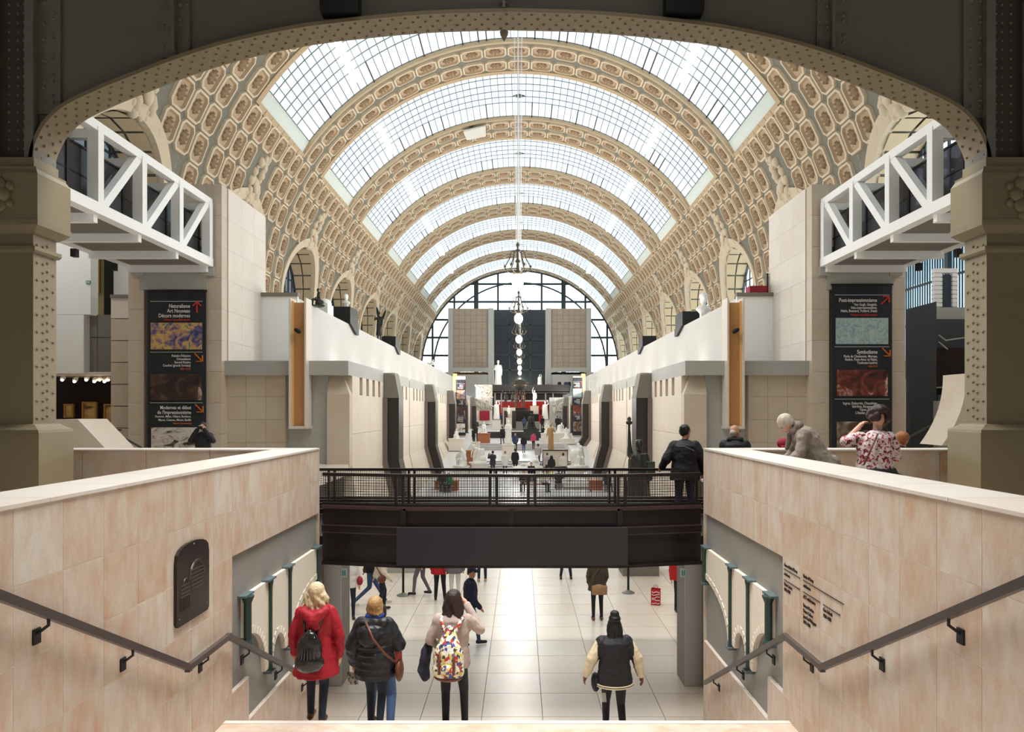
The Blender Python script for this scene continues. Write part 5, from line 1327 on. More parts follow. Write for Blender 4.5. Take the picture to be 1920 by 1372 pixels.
# ---- woman in the black quilted jacket
P=walk(.12,ell=(-.28,-.02,1.08),wrl=(-.29,.06,.84),elr=(.3,.0,1.1),wrr=(.24,.2,1.02))
r,rot=person('person in a black quilted jacket with a blue scarf holding a leaflet',(ux(703,8.42),8.42,lz-.168*3),-4,1.6,P,(M_skin,M_puff,M_jeand,M_shoe),True,girth=1.12,voxel=.009)
F=coat(P,.70,.25,.21,.065,0,0,g=1.08)
for j in range(7):
    z=.76+.085*j; F.loft([((0,0,z-.028),(1,0,0),.235,(0,1,0),.195),((0,0,z),(1,0,0),.262-.004*j,(0,1,0),.22),((0,0,z+.028),(1,0,0),.235,(0,1,0),.195)],0)
F.ell((-.03,-.2,1.26),.14,.07,.13,0); F.cap((-.13,-.08,1.39),(.13,-.08,1.39),.06,.06,0)
put('jacket',F.mesh('jacket',.013,[M_puff],1),r)
F=Fig(); F.cap((-.06,-.03,1.45),(.06,-.03,1.45),.058,.058,0); F.cap((-.06,.05,1.44),(.06,.05,1.44),.05,.05,0); put('scarf',F.mesh('scarf',.012,[M_blue],1),r)
hair_long(r,P,H_dkbl,rot,.10,.012,.02,seed=4,vol=1.1)
mb=MB(); mb.tube([(-.06,-.2,1.43),(.06,-.3,1.25),(.2,-.24,1.05),(.29,-.05,.88)],.016,6); sbg=put('shoulder_strap',mesh_from('shoulder_strap',mb,M_brown,smooth=True),r)
F=Fig(); F.ell((.31,.0,.78),.05,.12,.14,0); put('shoulder_bag',F.mesh('shoulder_bag',.013,[M_brown],1),r)
mb=MB().add([(-.36,.02,.74),(-.26,.1,.70),(-.24,.09,.56),(-.34,.0,.58),(-.35,.01,.74),(-.25,.09,.70),(-.23,.08,.56),(-.33,-.01,.58)],[(0,1,2,3),(4,7,6,5),(0,4,5,1),(2,6,7,3),(1,5,6,2),(0,3,7,4)])
put('leaflet',mesh_from('leaflet',mb,ramp_mat('leaflet_print',[(.4,(60,54,54)),(.55,(196,184,172))],30)),r)
# ---- person in blue jeans just ahead of her
P=walk(.16,anr=(.17,-.2,.13),knr=(.15,.02,.5),anl=(-.16,.22,.1),knl=(-.13,.14,.5))
r,rot=person('person in blue jeans and a red top mostly hidden by the black quilted jacket',(ux(712,9.15),9.15,lz-.168*5),0,1.66,P,(M_skin,mat('dull_red_top',(150,34,44),.7),M_jean,M_shoe),voxel=.013,girth=1.1,legr=1.15)
F=coat(P,.80,.2,.17,.04,0,0); put('jacket',F.mesh('jacket',.018,[MATS['dull_red_top']],2),r); hair_short(r,P,H_brown,rot,1.05)
# ---- woman with the patterned backpack
P=pose(elr=(.3,.1,1.2),wrr=(.12,.2,1.46),ell=(-.27,-.02,1.1),wrl=(-.22,.16,.98),knl=(-.1,.05,.49),anl=(-.085,-.02,.085),knr=(.11,.08,.5),anr=(.13,.04,.1))
r,rot=person('person with a colourful patterned backpack raising a camera on the stairs',(ux(850,8.35),8.35,lz-.168*3),-6,1.7,P,(M_skin,M_knit,M_leg,M_blk),True,voxel=.009,legr=.92)
F=coat(P,.80,.2,.16,.028,0,0); put('jacket',F.mesh('jacket',.012,[M_knit],2),r)
hair_long(r,P,H_brown,rot,.3,.018,.08,seed=9)
M_patch=bpy.data.materials.new('patchwork_print'); M_patch.use_nodes=True
_n=M_patch.node_tree.nodes; _l=M_patch.node_tree.links; _t=_n.new('ShaderNodeTexCoord'); _v=_n.new('ShaderNodeTexVoronoi'); _v.inputs['Scale'].default_value=34; _v.distance='CHEBYCHEV'; _l.new(_t.outputs['Object'],_v.inputs['Vector'])
_c=_n.new('ShaderNodeValToRGB'); _sep=_n.new('ShaderNodeSeparateColor'); _l.new(_v.outputs['Color'],_sep.inputs[0]); _l.new(_sep.outputs[0],_c.inputs[0]); _c.color_ramp.interpolation='CONSTANT'
for _i,(p_,c_) in enumerate([(0,(226,220,190)),(.3,(70,80,150)),(.45,(214,200,110)),(.6,(190,50,44)),(.7,(236,234,226)),(.85,(60,60,66))]):
    _e=_c.color_ramp.elements[_i] if _i<2 else _c.color_ramp.elements.new(p_); _e.position=p_; _e.color=lin(c_)+(1,)
_l.new(_c.outputs[0],_n['Principled BSDF'].inputs['Base Color'])
F=Fig(); F.ell((0,-.27,.97),.18,.115,.24,0); F.cap((0,-.23,1.12),(0,-.2,1.26),.13,.07,0); F.ell((0,-.28,.86),.19,.12,.14,0)
bp=put('backpack',F.mesh('backpack',.012,[M_patch],2),r)
for x in (-.075,.075): put('leather_strap',mesh_from('leather_strap',MB().tube([(x,-.33,1.1),(x*1.1,-.39,.98),(x*1.1,-.395,.84)],.016,6),M_brown,smooth=True),bp)
put('leather_base',mesh_from('leather_base',MB().ell((0,-.28,.775),.165,.11,.045,None,14,6),M_brown,smooth=True),bp)
F=Fig(); F.ell((0,-.37,.88),.085,.045,.075,0); put('pocket',F.mesh('pocket',.012,[M_patch],1),bp)
for e in (-1,1): put('shoulder_strap',mesh_from('shoulder_strap',MB().tube([(.05*e,-.2,1.22),(.12*e,-.12,1.38),(.13*e,.06,1.38),(.15*e,.13,1.15)],.02,6),M_patch,smooth=True),bp)
F=Fig(); F.loft([((-.27,.08,1.1),(0,1,0),.09,(1,0,0),.05),((-.33,.06,.95),(0,1,0),.15,(1,0,0),.06),((-.36,.04,.75),(0,1,0),.17,(1,0,0),.06),((-.33,.04,.62),(0,1,0),.08,(1,0,0),.04)],0)
put('carried_coat',F.mesh('carried_coat',.014,[mat('navy_coat',(34,34,50),.8,var=.3,scale=6,col2=(24,24,36))],2),r)
# ---- woman in the black and cream jacket
P=walk(.12,ell=(-.31,-.03,1.12),wrl=(-.38,.02,.90),elr=(.30,-.03,1.12),wrr=(.36,.0,.88),hea=(0,.02,1.53))
r,rot=person('person in a black jacket with cream satin sleeves and a hair bun',(ux(1152,8.95),8.95,lz-.168*5),4,1.56,P,(M_skin3,M_blk,M_leg,M_shoe),True,voxel=.009,girth=1.12)
F=coat(P,.76,.25,.2,.05,1,0,g=1.05,wr_i=2)
jk=put('jacket',F.mesh('jacket',.011,[M_blk,M_satin,M_black],1),r)
for zz in (.765,.79): put('hem_stripe',mesh_from('hem_stripe',MB().tube([((.25+.006)*math.cos(2*math.pi*i/24),(.2+.006)*math.sin(2*math.pi*i/24),zz) for i in range(25)],.009,6),M_satin,smooth=True),jk)
hair_long(r,P,H_black,rot,.36,.012,.05,seed=5); F=Fig(); F.ell((0,-.02,1.655),.085,.09,.06,0); F.ell((0,-.02,1.72),.065,.065,.05,0); put('knit_hat',F.mesh('knit_hat',.012,[H_black],1),r)
F=Fig(); F.ell((-.25,.05,.78),.06,.12,.13,0); hb=put('handbag',F.mesh('handbag',.013,[M_blk],1),r)
mb=MB()
for i in range(6): mb.tube([(-.2+.012*i,-.08,.68),(-.2+.014*i,-.09,.56)],.005,5)
put('tassel',mesh_from('tassel',mb,MATS['net_white']),hb)
F=Fig(); F.cap((-.385,.03,.86),(-.36,.07,.85),.02,.02,0); put('phone_case',F.mesh('phone_case',.01,[M_redc],1),r)
# ---- people on the lower floor
def on_floor(u,v): Y=EYE*F_/(v-V0); return ux(u,Y),Y
F_=1350.0
def simple(label,u,v,rz,h,P,top,leg,shoe=None,skin=None,hair=None,hem=.8,hrx=.21,hry=.17,pad=.035,z=None,Y=None,group=None,long=False,voxel=.017,eyes=False,facing=None,girth=1.0,legr=1.0,zfn=None):
    if Y is None: Y=EYE*1350/(v-V0)
    if zfn: z=zfn(Y)
    r,rot=person(label,(ux(u,Y),Y,z or 0),rz,h,P,(skin or M_skin,top,leg,shoe or M_shoe),voxel=voxel,group=group,eyes=eyes,facing=facing,girth=girth,legr=legr)
    F=coat(P,hem,hrx,hry,pad,0,0); put('jacket',F.mesh('jacket',voxel,[top],2),r)
    if hair is not None:
        (hair_long if long else hair_short)(r,P,hair,rot,**({'voxel':voxel} if not long else {'voxel':voxel,'length':.22}))
    return r,rot
M_navy=mat('navy_pullover',(34,40,62),.8,var=.2,scale=5,col2=(26,30,48)); M_olive=mat('brown_olive_jacket',(74,66,54),.7,var=.3,scale=5,col2=(56,48,38)); M_crm=mat('cream_top',(220,210,188),.8); M_gry=mat('grey_trousers',(110,106,112),.8); M_wht=mat('white_trousers',(220,216,210),.8); M_pink=mat('pink_top',(206,120,150),.8); M_redj=mat('bright_red_jacket',(176,26,34),.7); M_taup=mat('grey_wool_coat',(150,140,128),.9,var=.3,scale=10,col2=(130,120,108),bump=.2,bscale=80)
P=walk(.17,hea=(-.01,.03,1.555))
r,rot=simple('person in a navy pullover and cap walking across the lower floor',882,1212,-75,1.74,P,M_navy,M_jean,hem=.86,voxel=.012,skin=M_skin2,eyes=True,facing=(.75,.55,-.15),hair=H_black)
F=Fig(); h_=P['hea']; F.ell(h_+Vector((0,0,.075)),.092,.1,.06,0); F.cap(h_+Vector((.05,.05,.065)),h_+Vector((.11,.09,.055)),.05,.035,0); put('cap',F.mesh('cap',.012,[M_navy],1),r)
P=pose(wrl=(-.2,.1,.9),wrr=(.2,.1,.9)); r,rot=simple('person in a brown jacket with a tan satchel standing on the lower floor',1120,1162,4,1.68,P,M_olive,M_leg,M_brown,hair=H_brown,hem=.74,hrx=.24,hry=.2,voxel=.013,legr=.95)
F=Fig(); F.mb.box(-.17,.2,-.27,-.19,.68,.9); F.ell((.02,-.25,.82),.19,.06,.12,0,Matrix.Rotation(.2,3,'Y')); sg=put('satchel',F.mesh('satchel',.013,[mat('tan_satchel',(176,136,96),.6,var=.5,scale=20,col2=(110,76,48))],1),r); put('satchel_strap',mesh_from('satchel_strap',MB().tube([(-.12,-.2,.86),(-.15,-.2,1.1),(.1,-.13,1.4)],.013,6),M_brown),sg)
r,rot=simple('person in a cream top with a shoulder bag walking past the barrier post',714,1146,-62,1.68,walk(.1),M_crm,M_jeand,hair=H_brown,hem=.88)
F=Fig(); F.ell((.24,-.05,.88),.05,.12,.1,0); sg=put('shoulder_bag',F.mesh('shoulder_bag',.016,[M_brown],1),r); put('bag_strap',mesh_from('bag_strap',MB().tube([(.24,-.05,.96),(.1,-.16,1.2),(-.1,-.1,1.4)],.012,6),M_brown),sg)
simple('person in blue jeans striding past the grey counter',693,1135,-70,1.72,walk(.34),M_blk,M_jean,M_shoew,hair=H_brown,hem=.88)
simple('person in grey trousers walking with a dark bag',790,1116,70,1.7,walk(.16),M_blk,M_gry,hair=H_dkbl,hem=.9)
simple('person in a red thigh-length coat and black trousers on the lower floor',825,1124,5,1.66,pose(knl=(-.1,.02,.49),anl=(-.12,0,.085),anr=(.13,.02,.085)),M_redj,M_blk,hair=H_brown,hem=.72,hrx=.26,legr=1.1)
simple('person in white trousers and grey jacket on the lower floor',853,1127,10,1.66,pose(),M_gry,M_wht,M_brown,hair=H_dkbl,hem=.78)
simple('person with bare ankles standing far under the bridge',904,1089,8,1.7,pose(),M_blk,M_jeand,mat('nude_shoe',(206,176,150),.5),hair=H_brown)
simple('person in dark jeans standing far under the bridge beyond the satchel',1061,1084,180,1.74,pose(anl=(-.15,-.02,.085),anr=(.15,0,.085)),M_gry,M_jeand,hair=H_brown)
simple('person in a red jacket half hidden by the pier',1275,1146,185,1.7,pose(),M_redj,M_blk,hair=H_brown,hem=.8)
r,rot=simple('person in a white top holding a crimson bag beside the pier',655,1160,200,1.66,pose(),M_wht,M_jeand,hair=H_dkbl)
F=Fig(); F.ell((-.25,.06,.95),.08,.12,.12,0); put('crimson_bag',F.mesh('crimson_bag',.016,[M_crim],1),r)
# ---- people on the terrace and the footbridge
P=pose(ell=(-.30,-.05,1.12),wrl=(-.36,.1,.98),hea=(.01,.03,1.56),wrr=(.3,.1,.9),elr=(.3,-.02,1.1))
r,rot=simple('person in a black jacket with a pale back stripe leaning on the footbridge rail',1284,0,-6,1.78,P,M_blk,mat('navy_trousers',(40,44,62),.8),hem=.78,hrx=.25,hry=.19,pad=.06,z=3.1,Y=12.35,voxel=.012,skin=M_skin2,facing=(.8,.6,-.1),girth=1.08,eyes=True)
hair_short(r,P,H_black,rot,.99,.011)
put('back_stripe',mesh_from('back_stripe',MB().tube([(-.15,-.195,1.34),(-.02,-.205,1.335),(.12,-.2,1.27)],.006,5),M_gry),r)
P=pose(); r,rot=simple('bald person in a black jacket with glasses behind the parapet',1378,0,-12,1.78,P,M_blk,M_blk,hem=.8,pad=.06,z=3.1,Y=12.6,voxel=.014,skin=M_skin2,facing=(.7,.7,0),girth=1.1,eyes=True)
F=Fig(); h_=P['hea']; F.ell(h_+Vector((-.03,-.06,-.01)),.06,.045,.055,0); F.cap((-.09,-.03,1.43),(.09,-.03,1.43),.05,.05,1); put('hair_fringe',F.mesh('hair_fringe',.012,[H_grey,M_blk],1),r)
rt,fd,hu=rot.col[0],rot.col[1],rot.col[2]; put('glasses',mesh_from('glasses',MB().tube([h_-rt*.08+fd*.02+hu*.015,h_-rt*.07+fd*.09+hu*.015,h_+rt*.07+fd*.09+hu*.015,h_+rt*.08+fd*.02+hu*.015],.005,5),M_black),r)
# bending man in the grey coat, seen from the side, facing left
P=pose(che=(0,.15,1.19),nec=(0,.30,1.36),hea=(0,.42,1.42),shl=(-.17,.24,1.30),shr=(.17,.24,1.30),ell=(-.19,.3,1.04),elr=(.19,.28,1.04),wrl=(-.17,.5,.88),wrr=(.17,.46,.86))
r,rot=person('grey-haired person in a grey wool coat bending over the terrace parapet',(ux(1537,9.75),9.75,3.45),84,1.76,P,(M_skin,M_taup,M_blk,M_shoe),True,voxel=.01,facing=(0,.62,-.78),eyes=True)
F=coat(P,.66,.25,.19,.045,0,0); F.cap((0,-.12,.9),(0,-.16,.68),.14,.17,0); put('coat',F.mesh('coat',.012,[M_taup],2),r)
F=Fig(); F.cap((-.06,.28,1.40),(.06,.28,1.40),.062,.062,0); F.cap((-.05,.35,1.33),(.05,.35,1.33),.055,.055,0); F.cap((.04,.36,1.28),(.06,.4,1.1),.045,.03,0); sc_=put('scarf',F.mesh('scarf',.011,[mat('striped_scarf',(136,126,116),.9,var=.7,scale=14,col2=(90,66,66))],1),r)
hair_short(r,P,H_grey,rot,1.1,.010)
# child with the crimson hat
P=pose(); r,rot=simple('person in a crimson hat and red jacket behind the terrace parapet',1470,0,60,1.56,P,M_redj,M_blk,z=3.45+.0,Y=11.75,voxel=.013)
r.location.z=3.1; F=Fig(); F.ell(P['hea']+Vector((0,-.01,.045)),.1,.115,.1,0); F.cap(P['hea']+Vector((-.07,-.02,-.03)),P['hea']+Vector((.07,-.02,-.03)),.05,.05,0); put('knit_hat',F.mesh('knit_hat',.012,[M_crim],1),r)
# woman in the floral blouse taking a picture
M_flor=ramp_mat('floral_print',[(.36,(60,40,46)),(.43,(190,50,80)),(.5,(226,206,206)),(.58,(228,214,208)),(.64,(150,160,160))],26,dist=.4,detail=2)
P=pose(ell=(-.33,.02,1.30),wrl=(-.13,.16,1.47),elr=(.26,.06,1.12),wrr=(.1,.2,1.36),hea=(.05,.03,1.565),nec=(.03,0,1.42))
r,rot=person('person in a red floral blouse photographing, dark coat tied round the waist',(ux(1640,8.6),8.6,3.45),-8,1.68,P,(M_skin,M_flor,mat('beige_trousers',(170,156,136),.8),M_shoe),True,girth=1.12,voxel=.009,sleeve=False)
F=coat(P,.86,.24,.19,.035,0,0,cuff=.05,g=1.08); put('blouse',F.mesh('blouse',.012,[M_flor],2),r)
F=Fig(); h_=P['hea']; rr=random.Random(2)
for i in range(26):
    a=rr.random()*6.28; b=rr.random()*1.9-.5; F.ell(h_+Vector((math.cos(a)*math.cos(b)*.1,-.03+math.sin(a)*math.cos(b)*.085,.04+math.sin(b)*.1)),.05,.05,.05,0,None,8,6)
put('hair',F.mesh('hair',.010,[H_choc],1),r)
F=Fig(); F.loft([((0,0,.98),(1,0,0),.235,(0,1,0),.19),((0,-.01,.88),(1,0,0),.28,(0,1,0),.23),((.03,-.02,.74),(1,0,0),.30,(0,1,0),.22)],0); F.cap((.25,-.06,.85),(.3,-.04,.5),.08,.03,0); F.cap((-.26,-.03,.85),(-.27,0,.6),.06,.03,0); put('tied_coat',F.mesh('tied_coat',.014,[M_blk],1),r)
F=Fig(); F.ell((-.2,-.2,.92),.09,.05,.1,0); F.cap((-.2,-.2,.9),(-.17,-.22,.7),.05,.02,0); hb=put('handbag',F.mesh('handbag',.012,[M_brown],1),r); put('bag_strap',mesh_from('bag_strap',MB().tube([(-.2,-.2,1.0),(-.12,-.22,1.2),(-.02,-.17,1.4)],.012,6),M_brown),hb)
mb=MB().add([(-.3,-.22,1.0),(-.18,-.26,1.03),(-.16,-.26,.92),(-.28,-.22,.88),(-.3,-.215,1.0),(-.18,-.255,1.03),(-.16,-.255,.92),(-.28,-.215,.88)],[(0,1,2,3),(4,7,6,5),(0,4,5,1),(2,6,7,3)]); put('leaflet',mesh_from('leaflet',mb,MATS['banner_white']),r)
put('camera_body',mesh_from('camera_body',MB().box(-.1,.03,.18,.24,1.43,1.51),M_black),r)
P=pose(); r,rot=simple('person with ginger hair standing behind the cross parapet',1692,0,30,1.66,P,mat('plum_jacket',(86,60,76),.8),M_blk,z=3.1,Y=11.9,voxel=.013); hair_short(r,P,H_ging,rot,1.2,.012)
P=pose(ell=(-.28,.1,1.2),wrl=(-.08,.18,1.5),elr=(.28,.1,1.2),wrr=(.08,.18,1.5)); r,rot=simple('person in a black coat holding a camera up beside the patchwork banner',381,0,185,1.72,P,M_blk,M_blk,z=3.1,Y=19.0,voxel=.016,hair=H_brown,pad=.05,eyes=True); put('camera_body',mesh_from('camera_body',MB().box(-.06,.06,.2,.26,1.5,1.58),M_black),r)
P=pose(); simple('person in dark clothes standing in the maroon room',198,0,-60,1.7,P,M_blk,M_blk,z=3.1,Y=24,voxel=.02,hair=H_brown)
# ================================================================== nave: people and sculpture
def floor_y(u,v,zf):
    y=30.0
    while y<130:
        x=ux(u,y); z=zf(y)
        if V0-FP*(z-EYE)/y<=v: return y
        y+=.1
    return y
def gz(u):
    return lambda y:(cen_z(y) if abs(ux(u,y))<4.3 else ramp_z(y))
VX=.03
def nave_person(label,u,v,rz,top,leg,hair,h=1.7,P=None,long=False,hem=.8,skin=None):
    zf=gz(u); Y=floor_y(u,v,zf); return simple(label,u,0,rz,h,P or walk(.1),top,leg,hair=hair,hem=hem,z=zf(Y),Y=Y,voxel=VX,long=long,skin=skin)
M_char=mat('charcoal_suit',(50,50,56),.8); M_rose=mat('rose_jacket',(190,70,100),.8); M_wcoat=mat('white_coat',(226,224,218),.8); M_mauve=mat('mauve_jacket',(176,164,168),.8); M_teal=mat('teal_hat',(40,84,84),.8); M_bluej=mat('blue_jacket',(54,66,96),.8); M_yel=mat('yellow_skirt',(226,190,70),.8); M_crmj=mat('cream_jacket',(214,206,192),.8)
raise_=pose(ell=(-.26,.12,1.2),wrl=(-.12,.3,1.45),elr=(.25,.1,1.18),wrr=(.0,.3,1.42))
nave_person('person in a charcoal suit raising a phone before the kneeling marble',924,893,30,M_char,M_char,H_brown,1.78,raise_,hem=.76)
nave_person('person in a white coat with a grey backpack walking up the alley',947,890,5,M_wcoat,M_leg,H_dkbl,1.68,hem=.62)
r,_=nave_person('person in a long black coat walking up the alley',966,886,-5,M_blk,M_jeand,H_black,1.74,hem=.58)
nave_person('person in a white coat with red hair beside the kneeling marble',892,886,60,M_wcoat,M_leg,H_ging,1.6)
nave_person('person in a mauve jacket and jeans near the beige block',1009,878,20,M_mauve,M_jean,H_brown,1.7)
nave_person('person in a black top and yellow skirt with long black hair',1034,900,10,M_blk,M_yel,H_black,1.64,None,True,hem=.84)
nave_person('person in a cream jacket facing the beige block',1056,897,-8,M_crmj,M_jeand,H_brown,1.74)
nave_person('person in a teal hat beside the yellow skirt',1026,892,-20,M_mauve,M_blk,M_teal,1.6)
nave_person('person in a navy sweater reading a leaflet on the steps',966,848,190,M_bluej,M_jeand,H_brown,1.76)
nave_person('person in a dark top and jeans with long hair on the steps',982,850,-10,M_blk,M_jean,H_brown,1.66,None,True)
nave_person('person in a rose jacket beside the slender bronze',1000,843,-15,M_rose,M_leg,H_black,1.64)
nave_person('person in black facing the pale standing marble',942,834,30,M_blk,M_blk,H_black,1.7)
nave_person('person in black at the foot of the golden statue',1019,828,-40,M_blk,M_blk,H_brown,1.68)
nave_person('person in a blue jacket before the black marble couch',983,808,0,M_bluej,M_jeand,H_brown,1.72)
nave_person('person in black before the dark slab panels',940,800,0,M_bluej,M_blk,H_brown,1.72)
nave_person('person in black by the tall white marble plinth',1017,806,30,M_blk,M_blk,H_black,1.72)
nave_person('taller of two people in black on the side ramp',1045,808,10,M_blk,M_blk,H_black,1.75)
nave_person('shorter of two people in black on the side ramp',1050,806,-10,M_char,M_blk,H_brown,1.6)
nave_person('person in a black coat photographing on the patchwork banner ramp',888,836,-40,M_blk,M_blk,H_black,1.74,raise_)
nave_person('child in a dark jacket close to the bronze robed statue',1140,918,0,M_char,M_blk,H_black,1.2)
for i,(u,lab) in enumerate(((1049,'taller of the people leaning on the balcony'),(1061,'person in a blue scarf leaning on the balcony'),(1067,'third person leaning on the balcony'))):
    Y=105.2+.3*i; simple(lab+' in dark clothes',u,0,180,1.72,pose(),M_blk if i!=1 else M_bluej,M_blk,hair=H_brown,z=vz(733.5,104),Y=Y,voxel=.035)
# seated people on the benches
def seat_pose(): return pose(pel=(0,0,.5),che=(0,.02,.8),nec=(0,.03,1.0),hea=(0,.06,1.13),shl=(-.175,.02,.95),shr=(.175,.02,.95),ell=(-.23,.05,.7),elr=(.23,.05,.7),wrl=(-.12,.25,.58),wrr=(.12,.25,.58),hil=(-.09,0,.48),hir=(.09,0,.48),knl=(-.11,.42,.48),knr=(.11,.42,.48),anl=(-.11,.44,.085),anr=(.11,.44,.085))
M_wood=mat('oak_bench',(186,140,96),.5,var=.3,scale=4,col2=(160,112,72)); M_bench=mat('bench_grey',(140,134,126),.6); M_terra=mat('terracotta_block',(170,104,72),.7,var=.2,scale=2,col2=(150,88,60))
def bench(lab,u0,u1,v,zf=None):
    u=(u0+u1)/2; zf=gz(u); Y=floor_y(u,v,zf); z=zf(Y); t=thing('bench',lab,'bench',(ux(u,Y),Y,z)); a,b=ux(u0,Y),ux(u1,Y)
    obj('seat',MB().box(a,b,Y-.25,Y+.3,z+.38,z+.46),M_wood,t)
    for x in (a+.15,b-.15): obj('leg',MB().box(x-.05,x+.05,Y-.2,Y+.25,z,z+.38),M_bench,t)
    return Y,z
Yb1,zb1=bench('oak bench in the alley behind the footbridge posts',974,1032,921)
for (u,top,lab,rz) in ((982,M_blk,'person in black seated on the oak bench end',170),(1019,M_crmj,'person in a cream top seated on the oak bench',-150)):
    r,_=simple(lab,u,0,rz,1.68,seat_pose(),top,M_jeand,hair=H_brown,hem=.42,hrx=.2,hry=.16,z=zb1,Y=Yb1-.1,voxel=.024)
for (u,v,top,lab,rz,h) in ((829,921,M_char,'person in grey seated against the terracotta block',190,1.6),(842,922,mat('green_top',(60,130,84),.8),'person in a green top seated against the terracotta block',170,1.5),(1048,918,M_char,'person in a black backpack seated at the reclining marble',10,1.66),(996,902,M_blk,'person in black with folded arms seated on the bench top',185,1.66),(1138,921,M_char,'person in a dark jumper seated by the terracotta block',200,1.6)):
    zf=gz(u); Y=floor_y(u,v,zf); simple(lab,u,0,rz,h,seat_pose(),top,M_jeand,hair=H_brown,hem=.42,hrx=.2,hry=.16,z=zf(Y),Y=Y,voxel=.024)
    st_=thing('stool','low grey stool under the '+lab.split('seated')[0].strip()+' sitter','stool',(ux(u,Y),Y+.0,zf(Y))); obj('seat',MB().box(ux(u,Y)-.22,ux(u,Y)+.22,Y-.2,Y+.2,zf(Y)+.3,zf(Y)+.38),M_bench,st_); obj('pedestal',MB().box(ux(u,Y)-.15,ux(u,Y)+.15,Y-.15,Y+.15,zf(Y),zf(Y)+.3),M_bench,st_)
for (u0,u1,v0,v1,lab) in ((815,858,903,925,'terracotta block with two seated visitors'),(1106,1130,902,924,'terracotta block beside the reclining marble')):
    zf=gz((u0+u1)/2); Y=floor_y((u0+u1)/2,v1,zf)+.95; t=thing('terracotta_block',lab,'block',Wp((u0+u1)/2,v1,Y)); obj('body',MB().box(ux(u0,Y),ux(u1,Y),Y,Y+.9,zf(Y),vz(v0,Y)),M_terra,t); obj('top_slab',MB().box(ux(u0,Y)-.05,ux(u1,Y)+.05,Y-.05,Y+.95,vz(v0,Y),vz(v0,Y)+.06),M_wood,t)
# ---- sculpture
M_mar=mat('white_marble',(236,234,228),.5,var=.2,scale=4,col2=(216,210,200)); M_gilt=mat('golden_bronze',(176,138,96),.4,metal=.2,var=.4,scale=5,col2=(130,96,62)); M_green_br=mat('green_bronze',(58,62,54),.4,metal=.3,var=.5,scale=4,col2=(34,36,34)); M_blkm=mat('black_marble',(26,26,28),.2)
def statue(lab,u,v,Y,h,P,m,drape=None,rz=180,ped=None,pm=None,voxel=.03,extra=None,pr=.3,name='statue'):
    z=vz(v,Y); x=ux(u,Y)
    base=z-(ped or 0)
    if ped and 40<Y<100 and abs(x)<6.3: base=(cen_z(Y) if abs(x)<4.3 else ramp_z(Y)); z=max(z,base+.12)
    t=thing(name,lab,'statue',(x,Y,base))
    if ped: 
        obj('plinth',MB().box(x-pr,x+pr,Y-pr,Y+pr,base,z-.06),pm or M_pale,t); obj('plinth_cap',MB().box(x-pr-.05,x+pr+.05,Y-pr-.05,Y+pr+.05,z-.06,z),pm or M_pale,t)
    F,rot=body(P,False,1.05)
    if drape:
        hem,hrx,hry=drape; n=16; rings=[]
        c0=P['pel']
        for (zz,f) in ((hem,1.0),(hem+(c0.z-hem)*.5,.85),(c0.z,.75),(P['che'].z,.72),(P['che'].z+.1,.62)):
            cen=Vector((c0.x*(1 if zz<c0.z else .5),c0.y,zz)); rings.append([cen+Vector((hrx*f*math.cos(2*math.pi*k/n)*(1+.09*(k%2)),hry*f*math.sin(2*math.pi*k/n)*(1+.09*(k%2)),0)) for k in range(n)])
        F.mb.loft(rings)
    h0=P['hea']; F.ell(h0+Vector((0,-.02,.05)),.085,.1,.085)
    if extra: extra(F)
    me=F.mesh('figure',voxel,[m],2); o=put('figure',me,t); s_=h/1.7; o.scale=(s_,)*3; o.rotation_euler=(0,0,math.radians(rz)); o.location=(0,0,z-base)
    return t
def plain_base(F): F.mb.box(-.28,.28,-.22,.22,-.02,.06)
seat=seat_pose()
def rock(F): F.mb.ell((0,-.05,.22),.34,.32,.3); F.mb.box(-.36,.36,-.3,.55,-.02,.08)
def Yc(u,v): return floor_y(u,v,gz(u))
statue('pale standing marble in a long robe on a beige plinth in the alley',953,833,57,1.95,pose(wrl=(-.12,.14,1.05),wrr=(.1,.16,1.1),ell=(-.24,.02,1.1),elr=(.24,.02,1.1)),M_mar,(.06,.25,.2),180,.55,pr=.48)
statue('golden bronze standing figure on the broad beige block',1033,843,53,2.0,pose(wrl=(-.1,.12,1.3),ell=(-.26,.05,1.12),wrr=(.26,.06,.85)),M_gilt,(.06,.2,.17),170)
zf=gz(1040); Yq=52.5; t=thing('display_block','broad beige block with a dark outline under the golden bronze','block',Wp(1041,878,Yq)); obj('body',MB().box(ux(1018,Yq),ux(1064,Yq),Yq,Yq+1.2,cen_z(Yq)-.1,vz(843,Yq)),M_beige,t); obj('edge_trim',MB().box(ux(1017,Yq),ux(1065,Yq),Yq-.04,Yq+1.24,vz(845,Yq),vz(843,Yq)),M_pill,t); obj('side_trim',MB().box(ux(1017,Yq),ux(1018.2,Yq),Yq-.04,Yq+.02,cen_z(Yq),vz(845,Yq)),M_pill,t); obj('side_trim',MB().box(ux(1063.8,Yq),ux(1065,Yq),Yq-.04,Yq+.02,cen_z(Yq),vz(845,Yq)),M_pill,t)
def bulk(F): rock(F); F.mb.ell((.2,-.05,.55),.3,.28,.4); F.mb.cap((-.2,0,.5),(-.1,.1,1.0),.18,.14)
statue('seated white marble group on a round base on the banner ramp',866,874,50,1.75,seat,M_mar,(.1,.34,.36),150,.28,M_pale,extra=bulk,pr=.5)
statue('large seated white marble group on the pale base opposite',1084,874,50,2.2,seat,M_mar,(.1,.34,.36),200,.25,M_pale,extra=bulk,pr=.7)
